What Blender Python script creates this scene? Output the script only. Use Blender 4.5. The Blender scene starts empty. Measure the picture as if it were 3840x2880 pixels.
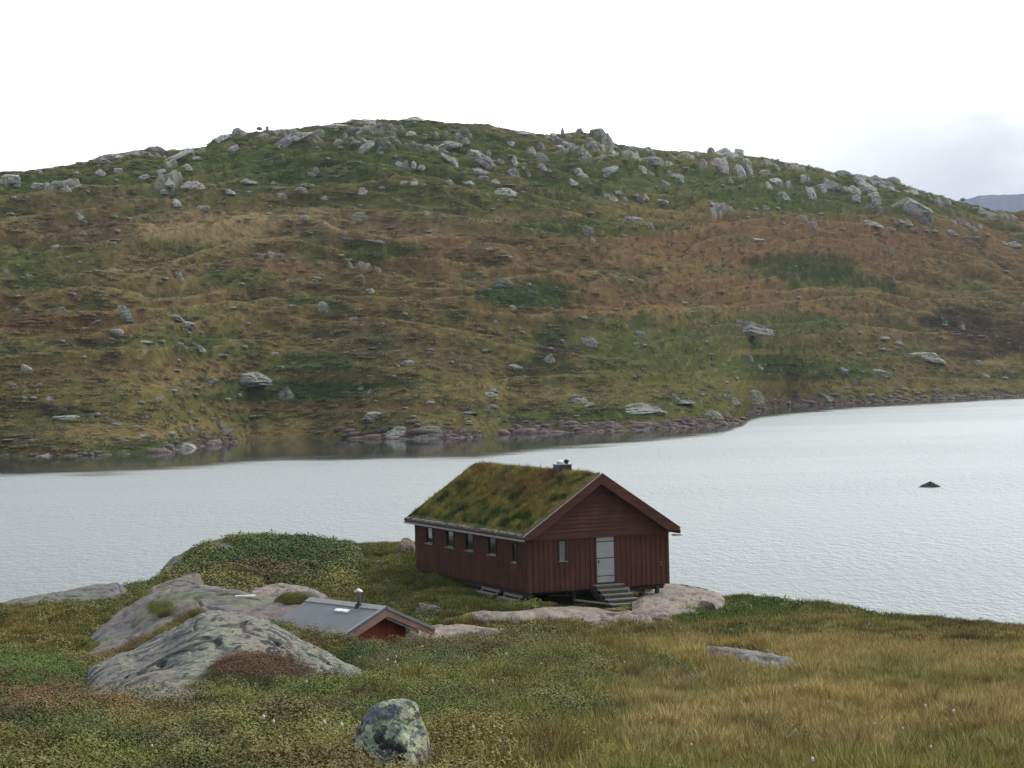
import bpy, bmesh, math, random
import numpy as np
from mathutils import Vector, Matrix
random.seed(7); RNG=np.random.default_rng(7)
scene=bpy.context.scene; COL=scene.collection
# ---------------------------------------------------------------- camera model
FP=2200.; RHO=math.radians(1.4); PIT=-math.atan(21/2200)
F_=np.array([0,math.cos(PIT),math.sin(PIT)]); up_=np.array([0,-math.sin(PIT),math.cos(PIT)]); x_=np.array([1.,0,0])
R_=math.cos(RHO)*x_-math.sin(RHO)*up_; U_=math.sin(RHO)*x_+math.cos(RHO)*up_
def ray(u,v): return F_+R_*(u-512)/FP+U_*(384-v)/FP
def unproj(u,v,Y):
    d=ray(u,v); return d*(Y/d[1])
def ae(u,v):
    """horizontal tangent and elevation tangent of the line of sight"""
    d=ray(u,v); return d[0]/d[1], d[2]/d[1]
def proj(P):
    P=np.asarray(P,float); w=P@F_; return 512+FP*(P@R_)/w, 384-FP*(P@U_)/w
cam=bpy.data.cameras.new('camera'); camo=bpy.data.objects.new('camera',cam); COL.objects.link(camo)
m=Matrix(((R_[0],U_[0],-F_[0],0),(R_[1],U_[1],-F_[1],0),(R_[2],U_[2],-F_[2],0),(0,0,0,1)))
camo.matrix_world=m; cam.sensor_width=36; cam.lens=FP/1024*36; cam.clip_start=.2; cam.clip_end=30000
scene.camera=camo
WATER=-12.5
# ---------------------------------------------------------------- numpy noise
_perm=np.random.default_rng(3).permutation(256); _perm=np.concatenate([_perm,_perm,_perm])
_g=np.random.default_rng(4).normal(size=(256,3)); _g/=np.linalg.norm(_g,axis=1)[:,None]
def noise3(x,y,z):
    x,y,z=np.broadcast_arrays(np.asarray(x,float),y,z)
    xi=np.floor(x).astype(int); yi=np.floor(y).astype(int); zi=np.floor(z).astype(int)
    xf=x-xi; yf=y-yi; zf=z-zi
    u=xf*xf*xf*(xf*(xf*6-15)+10); v=yf*yf*yf*(yf*(yf*6-15)+10); w=zf*zf*zf*(zf*(zf*6-15)+10)
    out=0
    for dx in (0,1):
        for dy in (0,1):
            for dz in (0,1):
                h=_perm[_perm[_perm[(xi+dx)&255]+((yi+dy)&255)]+((zi+dz)&255)]
                g=_g[h]
                d=g[...,0]*(xf-dx)+g[...,1]*(yf-dy)+g[...,2]*(zf-dz)
                out=out+d*(u if dx else 1-u)*(v if dy else 1-v)*(w if dz else 1-w)
    return out*1.6
def fbm(x,y,z=0.,o=4,l=2.1,g=.5):
    s=0;a=1;t=0
    for i in range(o):
        s=s+a*noise3(np.asarray(x)+i*17.3,np.asarray(y)+i*9.1,np.asarray(z)+i*5.7); t+=a; a*=g
        x=np.asarray(x)*l;y=np.asarray(y)*l;z=np.asarray(z)*l
    return s/t
def sstep(a,b,x):
    t=np.clip((x-a)/(b-a),0,1); return t*t*(3-2*t)
def mix(a,b,t): return a+(b-a)*t
# ---------------------------------------------------------------- object helpers
def tag(o,label=None,cat=None,group=None,kind=None):
    for k,v in (('label',label),('category',cat),('group',group),('kind',kind)):
        if v: o[k]=v
    return o
def link(name,me,mat=None,parent=None):
    o=bpy.data.objects.new(name,me); COL.objects.link(o)
    if mat is not None and me is not None:
        for mm in (mat if isinstance(mat,(list,tuple)) else [mat]): me.materials.append(mm)
    if parent is not None: o.parent=parent
    return o
def empty(name,loc,rz=0):
    o=bpy.data.objects.new(name,None); COL.objects.link(o); o.location=loc; o.rotation_euler=(0,0,rz); o.empty_display_size=.3; return o
def mesh_np(name,verts,faces,smooth=True,cols=None):
    """faces: (n,4) or (n,3) int array"""
    me=bpy.data.meshes.new(name); verts=np.asarray(verts,np.float32); faces=np.asarray(faces,np.int32)
    n,k=faces.shape
    me.vertices.add(len(verts)); me.vertices.foreach_set('co',verts.ravel())
    me.loops.add(n*k); me.loops.foreach_set('vertex_index',faces.ravel())
    me.polygons.add(n); me.polygons.foreach_set('loop_start',np.arange(0,n*k,k,dtype=np.int32))
    try: me.polygons.foreach_set('loop_total',np.full(n,k,np.int32))
    except Exception: pass
    me.polygons.foreach_set('use_smooth',np.full(n,smooth,bool))
    me.update(calc_edges=True); me.validate()
    if cols is not None:
        at=me.attributes.new('col','FLOAT_COLOR','POINT'); c=np.ones((len(verts),4),np.float32); c[:,:3]=cols; at.data.foreach_set('color',c.ravel())
    return me
def grid_faces(nr,nc):
    i=np.arange(nr-1)[:,None]*nc+np.arange(nc-1)[None,:]; i=i.ravel()
    return np.stack([i,i+1,i+nc+1,i+nc],1)
class MB:
    def __init__(s): s.v=[]; s.f=[]
    def add(s,vs,fs):
        b=len(s.v); s.v+= [tuple(map(float,p)) for p in vs]; s.f+=[tuple(b+i for i in f) for f in fs]; return s
    def box(s,x0,x1,y0,y1,z0,z1):
        return s.add([(x0,y0,z0),(x1,y0,z0),(x1,y1,z0),(x0,y1,z0),(x0,y0,z1),(x1,y0,z1),(x1,y1,z1),(x0,y1,z1)],
              [(0,3,2,1),(4,5,6,7),(0,1,5,4),(1,2,6,5),(2,3,7,6),(3,0,4,7)])
    def prism(s,poly,y0,y1):
        """polygon in x,z extruded along y"""
        n=len(poly); vs=[(x,y0,z) for x,z in poly]+[(x,y1,z) for x,z in poly]
        fs=[tuple(range(n)),tuple(range(2*n-1,n-1,-1))]+[(i,i+n,(i+1)%n+n,(i+1)%n) for i in range(n)]
        return s.add(vs,fs)
    def bar(s,a,b,w,h,up=(0,0,1)):
        a=Vector(a);b=Vector(b);d=(b-a).normalized(); sd=d.cross(Vector(up)).normalized(); u2=sd.cross(d)
        vs=[]
        for p in (a,b):
            for i,j in ((-1,-1),(1,-1),(1,1),(-1,1)): vs.append(p+sd*(i*w/2)+u2*(j*h/2))
        return s.add(vs,[(0,1,2,3),(7,6,5,4),(0,4,5,1),(1,5,6,2),(2,6,7,3),(3,7,4,0)])
    def lathe(s,cx,cy,prof,n=14):
        vs=[];fs=[]
        for r,z in prof:
            for k in range(n): vs.append((cx+r*math.cos(2*math.pi*k/n),cy+r*math.sin(2*math.pi*k/n),z))
        for i in range(len(prof)-1):
            for k in range(n): fs.append((i*n+k,i*n+(k+1)%n,(i+1)*n+(k+1)%n,(i+1)*n+k))
        fs.append(tuple(range(n-1,-1,-1))); fs.append(tuple((len(prof)-1)*n+k for k in range(n)))
        return s.add(vs,fs)
    def build(s,name,mat,parent=None,smooth=False,bevel=0):
        me=bpy.data.meshes.new(name); me.from_pydata(s.v,[],s.f); 
        bm=bmesh.new(); bm.from_mesh(me); bmesh.ops.recalc_face_normals(bm,faces=bm.faces); bm.to_mesh(me); bm.free()
        if smooth: me.polygons.foreach_set('use_smooth',[True]*len(me.polygons))
        o=link(name,me,mat,parent)
        if bevel:
            b=o.modifiers.new('bevel','BEVEL'); b.width=bevel; b.segments=1; b.limit_method='ANGLE'
        return o
# ---------------------------------------------------------------- materials
def nmat(name):
    mt=bpy.data.materials.new(name); mt.use_nodes=True; nt=mt.node_tree; bs=nt.nodes['Principled BSDF']; return mt,nt,bs
class NB:
    def __init__(s,nt): s.nt=nt; s.L=nt.links
    def n(s,t,**k):
        nd=s.nt.nodes.new(t)
        for a,b in k.items(): setattr(nd,a,b)
        return nd
    def set(s,sock,val):
        if isinstance(val,bpy.types.NodeSocket): s.L.new(val,sock)
        else: sock.default_value=val
    def noise(s,vec,scale,detail=4,rough=.55,dim='3D'):
        nd=s.n('ShaderNodeTexNoise'); nd.inputs['Scale'].default_value=scale; nd.inputs['Detail'].default_value=detail; nd.inputs['Roughness'].default_value=rough
        if vec is not None: s.L.new(vec,nd.inputs['Vector'])
        return nd.outputs['Fac']
    def ramp(s,fac,a,b,lo=0.,hi=1.):
        nd=s.n('ShaderNodeMapRange'); nd.interpolation_type='SMOOTHSTEP'
        s.set(nd.inputs['Value'],fac); nd.inputs['From Min'].default_value=a; nd.inputs['From Max'].default_value=b
        nd.inputs['To Min'].default_value=lo; nd.inputs['To Max'].default_value=hi; return nd.outputs[0]
    def mixc(s,f,a,b,mode='MIX'):
        nd=s.n('ShaderNodeMix',data_type='RGBA',blend_type=mode); s.set(nd.inputs[0],f)
        for i,c in ((6,a),(7,b)):
            s.set(nd.inputs[i], c if isinstance(c,bpy.types.NodeSocket) else (*c,1))
        return nd.outputs[2]
    def math(s,op,a,b=0.):
        nd=s.n('ShaderNodeMath',operation=op); s.set(nd.inputs[0],a); s.set(nd.inputs[1],b); return nd.outputs[0]
    def mapping(s,vec,scale=(1,1,1),loc=(0,0,0),rot=(0,0,0)):
        nd=s.n('ShaderNodeMapping'); s.L.new(vec,nd.inputs[0]); nd.inputs['Scale'].default_value=scale; nd.inputs['Location'].default_value=loc; nd.inputs['Rotation'].default_value=rot; return nd.outputs[0]
    def pos(s): return s.n('ShaderNodeNewGeometry').outputs['Position']
    def obj(s): return s.n('ShaderNodeTexCoord').outputs['Object']
    def bump(s,h,strength,dist,bs):
        nd=s.n('ShaderNodeBump'); s.L.new(h,nd.inputs['Height']); nd.inputs['Strength'].default_value=strength; nd.inputs['Distance'].default_value=dist
        s.L.new(nd.outputs[0],bs.inputs['Normal']); return nd
def rock_mat(name,base,dark,lich,pink,sc,lam=.5,bump=.03,dark_amt=.5,yel=0.,vary=.25,streak=False,dth=.55,lth=.47):
    mt,nt,bs=nmat(name); b=NB(nt); p=b.pos()
    if streak: p=b.mapping(b.mapping(p,rot=(0,math.radians(28),0)),scale=(.55,.9,1.9))
    oi=b.n('ShaderNodeObjectInfo').outputs['Random']
    big=b.noise(p,sc*.35,3); mid=b.noise(p,sc*1.3,5,.65); fine=b.noise(p,sc*5,4,.7); sp=b.noise(p,sc*2.6,6,.75)
    c=b.mixc(b.ramp(big,.35,.65),base,pink)
    c=b.mixc(b.math('MULTIPLY',b.ramp(mid,lth,lth+.1),lam),c,lich)
    if yel: 
        yn=b.noise(b.mapping(p,loc=(31,7,3)),sc*3.2,4,.7); ym=b.ramp(b.noise(b.mapping(b.pos(),loc=(3,1,8)),sc*.5,2),.45,.62); c=b.mixc(b.math('MULTIPLY',b.math('MULTIPLY',b.ramp(yn,.55,.62),ym),yel),c,(.34,.38,.12))
    dm=b.ramp(b.noise(b.mapping(b.pos(),loc=(13,5,2)),sc*.45,2),.36,.60,.35,1.); c=b.mixc(b.math('MULTIPLY',b.math('MULTIPLY',b.ramp(sp,dth,dth+.05),dm),dark_amt),c,dark)
    c=b.mixc(.8,c,b.mixc(b.ramp(fine,.3,.66),(.35,.35,.36),(1.05,1.05,1.05)),'MULTIPLY')
    v=b.n('ShaderNodeMapRange'); b.set(v.inputs[0],oi); v.inputs[3].default_value=1-vary; v.inputs[4].default_value=1+vary
    hs=b.n('ShaderNodeHueSaturation'); b.L.new(v.outputs[0],hs.inputs['Value']); b.L.new(c,hs.inputs['Color'])
    b.L.new(hs.outputs[0],bs.inputs['Base Color']); bs.inputs['Roughness'].default_value=.9; bs.inputs['Specular IOR Level'].default_value=.2
    hh=b.math('ADD',b.math('MULTIPLY',mid,1.),b.math('MULTIPLY',fine,.35)); b.bump(hh,.8,bump,bs)
    return mt
def lichen_mat(name,base,base2,pale,yellow,black,sc,streak=0.,sun=(.6,-.2,.75),mint=.5,blk=.5,ylw=.6):
    mt,nt,bs=nmat(name); b=NB(nt); g=b.n('ShaderNodeNewGeometry'); p0=b.mapping(g.outputs['Position'],scale=(1,.6,1)); p=p0
    if streak: p=b.mapping(b.mapping(p0,rot=(0,math.radians(streak),0)),scale=(.38,.8,1.5))
    c=b.mixc(b.ramp(b.noise(p0,sc*.5,3),.38,.62),base,base2)
    c=b.mixc(b.math('MULTIPLY',b.ramp(b.noise(b.mapping(p0,loc=(7,2,9)),sc*.9,4,.55),.50,.52),mint),c,pale)
    sp=b.noise(p,sc*2.4,3,.6); reg=b.ramp(b.noise(b.mapping(p0,loc=(1,12,4)),sc*.45,2),.38,.58,.25,1.)
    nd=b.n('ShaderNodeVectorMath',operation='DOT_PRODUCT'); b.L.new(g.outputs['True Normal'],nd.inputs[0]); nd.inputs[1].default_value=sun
    lit=b.ramp(nd.outputs['Value'],.35,.75)  # sunward faces painted paler: lit side mixed in with the lichen
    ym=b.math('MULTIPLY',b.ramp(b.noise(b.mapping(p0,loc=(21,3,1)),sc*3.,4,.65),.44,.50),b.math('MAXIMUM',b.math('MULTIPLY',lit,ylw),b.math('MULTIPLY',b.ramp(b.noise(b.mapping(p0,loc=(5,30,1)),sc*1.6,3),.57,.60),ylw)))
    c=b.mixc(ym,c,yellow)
    c=b.mixc(b.math('MULTIPLY',b.math('MULTIPLY',b.ramp(sp,.52,.545),reg),blk),c,black)
    c=b.mixc(b.ramp(b.noise(b.mapping(p,loc=(3,3,3)),sc*5,3,.6),.56,.60,0.,.75),c,black)
    fine=b.noise(p0,sc*9,3,.7); c=b.mixc(.6,c,b.mixc(b.ramp(fine,.3,.66),(.5,.5,.5),(1.1,1.1,1.1)),'MULTIPLY')
    b.L.new(c,bs.inputs['Base Color']); bs.inputs['Roughness'].default_value=.9; bs.inputs['Specular IOR Level'].default_value=.2
    b.bump(b.math('ADD',sp,b.math('MULTIPLY',fine,.4)),.9,.06,bs); return mt
def plain(name,col,rough=.6,metal=0.,var=.25,sc=6.,stretch=(1,1,1),bump=.0):
    mt,nt,bs=nmat(name); b=NB(nt); p=b.mapping(b.obj(),scale=stretch)
    n=b.noise(p,sc,5,.6); c=b.mixc(b.ramp(n,.25,.75),tuple(x*(1-var) for x in col),tuple(min(1,x*(1+var)) for x in col))
    b.L.new(c,bs.inputs['Base Color']); bs.inputs['Roughness'].default_value=rough; bs.inputs['Metallic'].default_value=metal
    if bump: b.bump(n,.6,bump,bs)
    return mt
def wood_mat(name,c1,c2,vertical=True,sc=1.):
    mt,nt,bs=nmat(name); b=NB(nt); o=b.obj()
    p=b.mapping(o,scale=(9*sc,9*sc,.6) if vertical else (.6,.6,12*sc)); n=b.noise(p,1.,4,.6)
    board=b.n('ShaderNodeTexWhiteNoise',noise_dimensions='1D')
    sx=b.n('ShaderNodeSeparateXYZ'); b.L.new(o,sx.inputs[0])
    t=b.math('ADD',sx.outputs[0],b.math('MULTIPLY',sx.outputs[1],1.)) if vertical else sx.outputs[2]
    b.L.new(b.math('FLOOR',b.math('MULTIPLY',t,5.)),board.inputs['W'])
    c=b.mixc(b.ramp(n,.3,.7),c1,c2); c=b.mixc(b.math('MULTIPLY',board.outputs[0],.35),c,tuple(x*.45 for x in c1))
    blot=b.noise(o,.9,5,.6); c=b.mixc(b.math('MULTIPLY',b.ramp(blot,.45,.8),.45),c,tuple(x*1.7 for x in c2))
    b.L.new(c,bs.inputs['Base Color']); bs.inputs['Roughness'].default_value=.8; bs.inputs['Specular IOR Level'].default_value=.25
    b.bump(n,.5,.006,bs); return mt
# ---------------------------------------------------------------- near ground heights (control sections)
# each section: picture column, then (depth, value): value>0 is a sight-line height, value<0 a ground height in metres
SEC=[(-420,[(0,-1.5),(22,768),(35,715),(52,684),(62,670),(75,652),(90,632),(104,618),(114,-12.6),(128,-14),(400,-15)]),
(-150,[(0,-1.5),(22,768),(35,712),(52,680),(62,668),(75,650),(90,630),(104,612),(112,-12.4),(125,-14),(400,-15)]),
(0,[(0,-1.5),(22,768),(35,708),(52,669),(60,-8.8),(70,-9.7),(77,660),(88,631),(99,604),(106,-12.2),(118,-14),(400,-15)]),
(60,[(0,-1.5),(22,768),(35,708),(52,669),(60,-8.8),(70,-9.7),(77,660),(90,625),(103,592),(108,-12.2),(118,-14),(400,-15)]),
(120,[(0,-1.5),(22,768),(35,708),(50,674),(58,-8.8),(70,-9.8),(77,657),(90,622),(106,586),(112,-12),(121,-14),(400,-15)]),
(160,[(0,-1.5),(22,768),(35,710),(50,676),(58,-8.9),(70,-9.9),(80,645),(95,605),(107,581),(113,-11.4),(122,-14),(400,-15)]),
(190,[(0,-1.5),(22,768),(35,712),(46,688),(56,-8.7),(68,-9.9),(80,640),(95,605),(107,575),(114,554),(119,553),(125,-12),(134,-14),(400,-15)]),
(230,[(0,-1.5),(22,768),(35,712),(46,686),(56,-8.7),(68,-9.9),(80,640),(95,608),(105,580),(112,556),(118,540),(125,-11.5),(134,-14),(400,-15)]),
(278,[(0,-1.5),(22,768),(35,710),(45,680),(52,645),(62,-9.2),(72,-9.95),(82,634),(95,606),(106,575),(113,550),(118,537),(125,-11.5),(134,-14),(400,-15)]),
(320,[(0,-1.5),(22,768),(35,708),(44,676),(52,646),(61,-9.2),(72,-9.95),(82,634),(94,604),(104,575),(112,553),(118,544),(126,-11.5),(134,-14),(400,-15)]),
(350,[(0,-1.5),(22,768),(35,706),(44,672),(51,650),(60,-8.9),(66,-9.9),(72,-9.95),(82,634),(94,602),(104,574),(113,556),(121,551),(128,-11.7),(137,-14),(400,-15)]),
(393,[(0,-1.5),(22,768),(35,704),(44,668),(50,656),(58,-8.7),(66,-9.9),(72,-9.95),(82,634),(92,604),(103,573),(114,552),(124,542),(131,-11.7),(140,-14),(400,-15)]),
(430,[(0,-1.5),(22,768),(35,704),(44,668),(50,655),(60,-8.8),(72,-9.95),(80,637),(88,611),(96,585),(103,567),(113,-9.7),(124,541),(131,-12),(140,-14),(400,-15)]),
(480,[(0,-1.5),(22,768),(35,705),(44,668),(51,647),(60,-8.4),(70,-9.6),(78,635),(85,618),(91,602),(97,586),(104,-9.7),(118,-9.9),(126,-12),(136,-14),(400,-15)]),
(530,[(0,-1.5),(22,768),(35,706),(44,669),(51,645),(60,-8.2),(70,-9.5),(78,636),(84,622),(90,607),(97,-10.0),(110,-10.2),(118,-12.3),(128,-14),(400,-15)]),
(600,[(0,-1.5),(22,768),(35,708),(44,673),(52,645),(60,-8.2),(68,-9.2),(77,636),(84,620),(92,602),(100,-10.05),(107,-11),(114,-13.2),(400,-15)]),
(670,[(0,-1.5),(22,768),(35,710),(44,680),(52,657),(60,647),(68,639),(76,629),(84,614),(92,597),(99.5,584),(103,-11.5),(110,-13.8),(400,-15)]),
(750,[(0,-1.5),(22,768),(35,712),(44,684),(52,660),(60,650),(68,640),(76,629),(84,615),(94,597),(99,-11.9),(107,-14),(400,-15)]),
(840,[(0,-1.5),(22,768),(35,713),(44,686),(52,664),(60,652),(68,643),(76,630),(84,618),(91,606),(97,-12.2),(104,-14),(400,-15)]),
(930,[(0,-1.5),(22,768),(35,713),(44,687),(52,667),(60,655),(68,645),(76,636),(86,617),(92,-12.2),(100,-14),(400,-15)]),
(1024,[(0,-1.5),(22,768),(35,713),(44,688),(52,669),(60,660),(68,650),(76,639),(82,629),(88,-12.2),(96,-14),(400,-15)]),
(1300,[(0,-1.5),(22,768),(35,714),(44,690),(52,674),(60,664),(68,655),(74,646),(79,639),(85,-12.3),(94,-14),(400,-15)])]
ND=620
DN=np.concatenate([np.linspace(.6,16,60,endpoint=False),np.geomspace(16,150,ND-60)])
AN=np.linspace(-.40,.40,1080)
tab=[];As=[]
for u,pts in SEC:
    a0=ae(u,620)[0]; As.append(a0); d=[];z=[]
    for D,val in pts:
        d.append(D); z.append(val if val<0 else ae(u,val)[1]*D)
    tab.append(np.interp(DN,d,z))
tab=np.array(tab)                               # sections x depth
ZN=np.empty((len(DN),len(AN)))
for i in range(len(DN)): ZN[i]=np.interp(AN,As,tab[:,i])
def blur(Z,k,axis):
    r=int(k*3); w=np.exp(-.5*(np.arange(-r,r+1)/k)**2); w/=w.sum()
    Zp=np.pad(Z,[(r,r) if ax==axis else (0,0) for ax in (0,1)],mode='edge'); out=np.zeros_like(Z)
    for i,wi in enumerate(w):
        out+=wi*(Zp[i:i+Z.shape[0]] if axis==0 else Zp[:,i:i+Z.shape[1]])
    return out
ZN=blur(ZN,4.,0); ZN=blur(ZN,13,1)
XN=AN[None,:]*DN[:,None]; YN=np.repeat(DN[:,None],len(AN),1)
ham=fbm(XN/5.,YN/6.,0,3)*.42*(1+.3*sstep(.02,-.1,AN)[None,:])+fbm(XN/1.7,YN/2.,3.,3)*.30+np.abs(fbm(XN/.8,YN/1.1,7.,2))*.16
hmask=sstep(6,20,YN)*(1-.15*sstep(70,84,YN)*sstep(.0,.03,AN[None,:]-.01))
ZN=ZN+ham*hmask
# flatter apron under and around the cabin and a shoulder kept below its floor
P0=unproj(530.1,593,90); TH=math.radians(23.6)
LX=np.array([math.cos(TH),math.sin(TH),0]); LY=np.array([-math.sin(TH),math.cos(TH),0])
def local(X,Y): return (X-P0[0])*LX[0]+(Y-P0[1])*LX[1],(X-P0[0])*LY[0]+(Y-P0[1])*LY[1]
lx,ly=local(XN,YN)
ins=sstep(-.7,.6,lx)*sstep(8.4,5.6,lx)*sstep(-1.6,.4,ly)*sstep(14.5,12.6,ly)
target=P0[2]-.62+.75*sstep(2.5,11,ly)*sstep(5.5,-.5,lx)
ZN=mix(ZN,np.minimum(target,P0[2]-.05),ins*.95)
EN=ZN/YN
def near_hit(u,v,dmin=14,dmax=140):
    a,e=ae(u,v); j=(a-AN[0])/(AN[1]-AN[0]); j0=int(np.clip(j,0,len(AN)-2)); t=j-j0
    col=EN[:,j0]*(1-t)+EN[:,j0+1]*t
    ok=np.where((col>=e)&(DN>dmin)&(DN<dmax))[0]
    if len(ok)==0: i=int(np.argmax(np.where((DN>dmin)&(DN<dmax),col,-9))); return np.array([a*DN[i],DN[i],e*DN[i]])
    i=ok[0]
    if i>0 and col[i]!=col[i-1]:
        s=(e-col[i-1])/(col[i]-col[i-1]); D=DN[i-1]+(DN[i]-DN[i-1])*np.clip(s,0,1)
    else: D=DN[i]
    return np.array([a*D,D,e*D])
def bil(Z,Dax,Aax,D,a):
    fi=np.interp(D,Dax,np.arange(len(Dax))); fj=np.interp(a,Aax,np.arange(len(Aax)))
    i=np.clip(fi.astype(int),0,len(Dax)-2); j=np.clip(fj.astype(int),0,len(Aax)-2); s=fi-i; t=fj-j
    return Z[i,j]*(1-s)*(1-t)+Z[i+1,j]*s*(1-t)+Z[i,j+1]*(1-s)*t+Z[i+1,j+1]*s*t
def near_z(X,Y): return bil(ZN,DN,AN,np.asarray(Y,float),np.asarray(X,float)/np.asarray(Y,float))
# plant cover colours (what grows there), linear
C=dict(dgreen=(.030,.053,.015),green=(.062,.098,.023),bright=(.078,.135,.028),olive=(.130,.140,.036),gold=(.23,.185,.065),tan=(.29,.225,.105),
       straw=(.34,.26,.14),russet=(.145,.075,.038),rust=(.17,.062,.038),brown=(.095,.062,.040),peat=(.032,.022,.020))
C={k:np.array(v) for k,v in C.items()}
# ellipses in the full picture (2212 wide): x, y, rx, ry, plant, strength
NP=[(60,1475,170,45,'green',.8),(50,1465,90,25,'bright',.5),(60,1560,150,60,'dgreen',.6),(120,1540,110,45,'russet',.8),(300,1560,170,35,'russet',.5),(560,1440,90,40,'rust',.3),(640,1620,700,40,'olive',.4),
(620,1205,150,60,'green',.9),(700,1195,120,40,'dgreen',.6),(560,1225,120,25,'dgreen',.5),(480,1215,150,40,'green',.6),(560,1240,120,22,'russet',.4),(760,1290,60,20,'gold',.3),
(1130,1345,150,16,'gold',.7),(1280,1318,120,18,'bright',.35),(1080,1300,120,18,'bright',.55),(1640,1320,95,30,'bright',.6),(1530,1335,110,18,'bright',.7),
(1590,1370,45,14,'dgreen',.9),(1740,1383,40,10,'dgreen',.8),(2110,1382,60,10,'dgreen',.8),(1700,1362,90,12,'green',.6),(1940,1452,90,32,'green',.95),(1480,1480,140,40,'dgreen',.55),(1300,1545,130,25,'dgreen',.5),
(1800,1312,230,18,'green',.65),(2020,1338,180,14,'green',.6),(1700,1300,80,12,'dgreen',.5),(1900,1325,60,9,'dgreen',.5),(2090,1352,60,9,'dgreen',.5),(300,1620,300,30,'dgreen',.5),(120,1590,120,25,'green',.5),(860,1560,220,28,'green',.5),(420,1545,120,16,'dgreen',.5),(600,1575,160,20,'brown',.5),(950,1385,330,30,'green',.45),(850,1440,200,30,'dgreen',.6),(1050,1400,300,35,'brown',.35),(1000,1530,330,30,'green',.4),(1080,1610,140,40,'rust',.2),(1260,1450,200,40,'dgreen',.35),(700,1500,250,35,'green',.5),
(40,1350,160,60,'gold',.75),(170,1330,120,40,'olive',.5),(230,1285,90,25,'olive',.6),(300,1330,40,12,'dgreen',.6),(1900,1420,500,60,'tan',.55),(1950,1560,400,80,'tan',.6),(1550,1510,250,50,'straw',.35),(1500,1600,220,50,'straw',.35),(1450,1410,250,25,'gold',.4),
(2100,1640,160,50,'green',.4),(1700,1640,160,25,'russet',.3),(860,1175,60,14,'gold',.4),(820,1240,120,50,'olive',.4),(980,1250,120,30,'green',.5)]
def near_col(X,Y,Z):
    u,v=proj(np.stack([X,Y,Z],-1)); fx=u*2.1602; fy=v*2.1602
    n1=fbm(X/4.5,Y/6,1.,3); n2=fbm(X/1.3,Y/1.9,11.,3); n3=fbm(X/.45,Y/.7,21.,2); n4=fbm(X/2.2,Y/3.,31.,3)
    right=sstep(900,1500,fx)
    c=np.broadcast_to(C['olive'],X.shape+(3,)).copy()
    def over(k,w): 
        nonlocal c
        c=mix(c,C[k],np.clip(w,0,1)[...,None])
    over('tan',right*sstep(-.25,.35,n1)*.62+.1); over('green',(1-right)*sstep(-.1,.4,n4)*.6+right*sstep(.1,.5,n4)*.4)
    over('gold',sstep(-.05,.4,n2)*.55)
    over('brown',sstep(.1,.5,fbm(X/1.7,Y/2.4,41.,3))*.6); over('straw',right*sstep(.1,.5,fbm(X/1.,Y/1.4,51.,3))*.5)
    low=sstep(1480,1560,fy)*(1-right); over('russet',low*sstep(.0,.4,n1)*.6)
    for x,y,rx,ry,k,s in NP:
        q=((fx-x)/rx)**2+((fy-y)/ry)**2; q=q+n4*.9+n2*.4
        over(k,s*sstep(1.25,.55,q))
    over('dgreen',sstep(.05,.38,n3+n2*.4)*.75*(1-.6*right)); over('russet',sstep(.18,.45,fbm(X/.5,Y/.8,81.,3))*.6*(1-.5*right)); over('brown',sstep(.1,.4,fbm(X/.8,Y/1.3,84.,3))*.5)
    hm_=bil(ham,DN,AN,Y,X/Y); over('dgreen',sstep(.02,-.22,hm_)*.55*(1-.5*right)); over('gold',sstep(.12,.4,hm_)*.35)  # hollows painted darker, humps paler: relief shade put into plant colour
    c=c*(1+.25*n3[...,None]); return np.clip(c,.006,.6),u,v
HAMN=ham; cn,_,_=near_col(XN,YN,ZN)
mg,nt,bs=nmat('heath ground'); b=NB(nt); at=b.n('ShaderNodeAttribute',attribute_name='col'); nz=b.noise(b.pos(),6,4,.7)
b.L.new(b.mixc(.7,at.outputs['Color'],b.mixc(b.ramp(nz,.3,.7),(.25,.25,.22),(1.1,1.1,1.05)),'MULTIPLY'),bs.inputs['Base Color']); bs.inputs['Roughness'].default_value=1; bs.inputs['Specular IOR Level'].default_value=0
b.bump(nz,1,.08,bs)
tag(link('near_ground',mesh_np('near_ground',np.stack([XN,YN,ZN],-1).reshape(-1,3),grid_faces(*ZN.shape),cols=cn.reshape(-1,3)*.62),mg),kind='structure')
# ---------------------------------------------------------------- far hillside
SKY=[(-900,420),(-500,400),(-200,385),(0,372),(60,370),(110,364),(165,355),(190,350),(230,335),(255,334),(300,326),(340,319),(365,325),(400,322),(445,316),(460,302),(490,292),(520,284),(575,281),(600,282),(650,274),(700,270),(740,264),(760,260),(820,257),(860,259),(900,256),(930,260),(960,266),(1000,268),(1040,268),(1080,275),(1130,286),(1190,291),(1240,288),(1290,288),(1318,300),(1325,312),(1360,317),(1400,323),(1490,328),(1535,330),(1590,333),(1640,338),(1680,345),(1750,358),(1800,372),(1850,378),(1920,388),(1950,398),(2000,415),(2050,428),(2100,441),(2140,453),(2190,458),(2250,452),(2400,450),(2800,470),(3300,500)]
SHO=[(-900,1035),(-400,1005),(0,986),(165,985),(340,978),(480,958),(540,950),(680,947),(780,948),(900,949),(1020,945),(1100,937),(1250,934),(1400,929),(1500,923),(1560,919),(1590,915),(1606,909),(1622,896),(1650,884),(1700,877),(1850,871),(2000,864),(2212,856),(2400,850),(2800,842),(3300,836)]
def curve(pts,vy):
    A=[];E=[]
    for x,y in pts:
        a,e=ae(x/2.1602,y/2.1602); A.append(a);E.append(e)
    return np.array(A),np.array(E)
Ask,Esk=curve(SKY,0); Ash,Esh=curve(SHO,0)
AH=np.concatenate([np.linspace(-.42,-.25,90,endpoint=False),np.linspace(-.25,.25,1150),np.linspace(.25,.42,90)[1:]])
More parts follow.
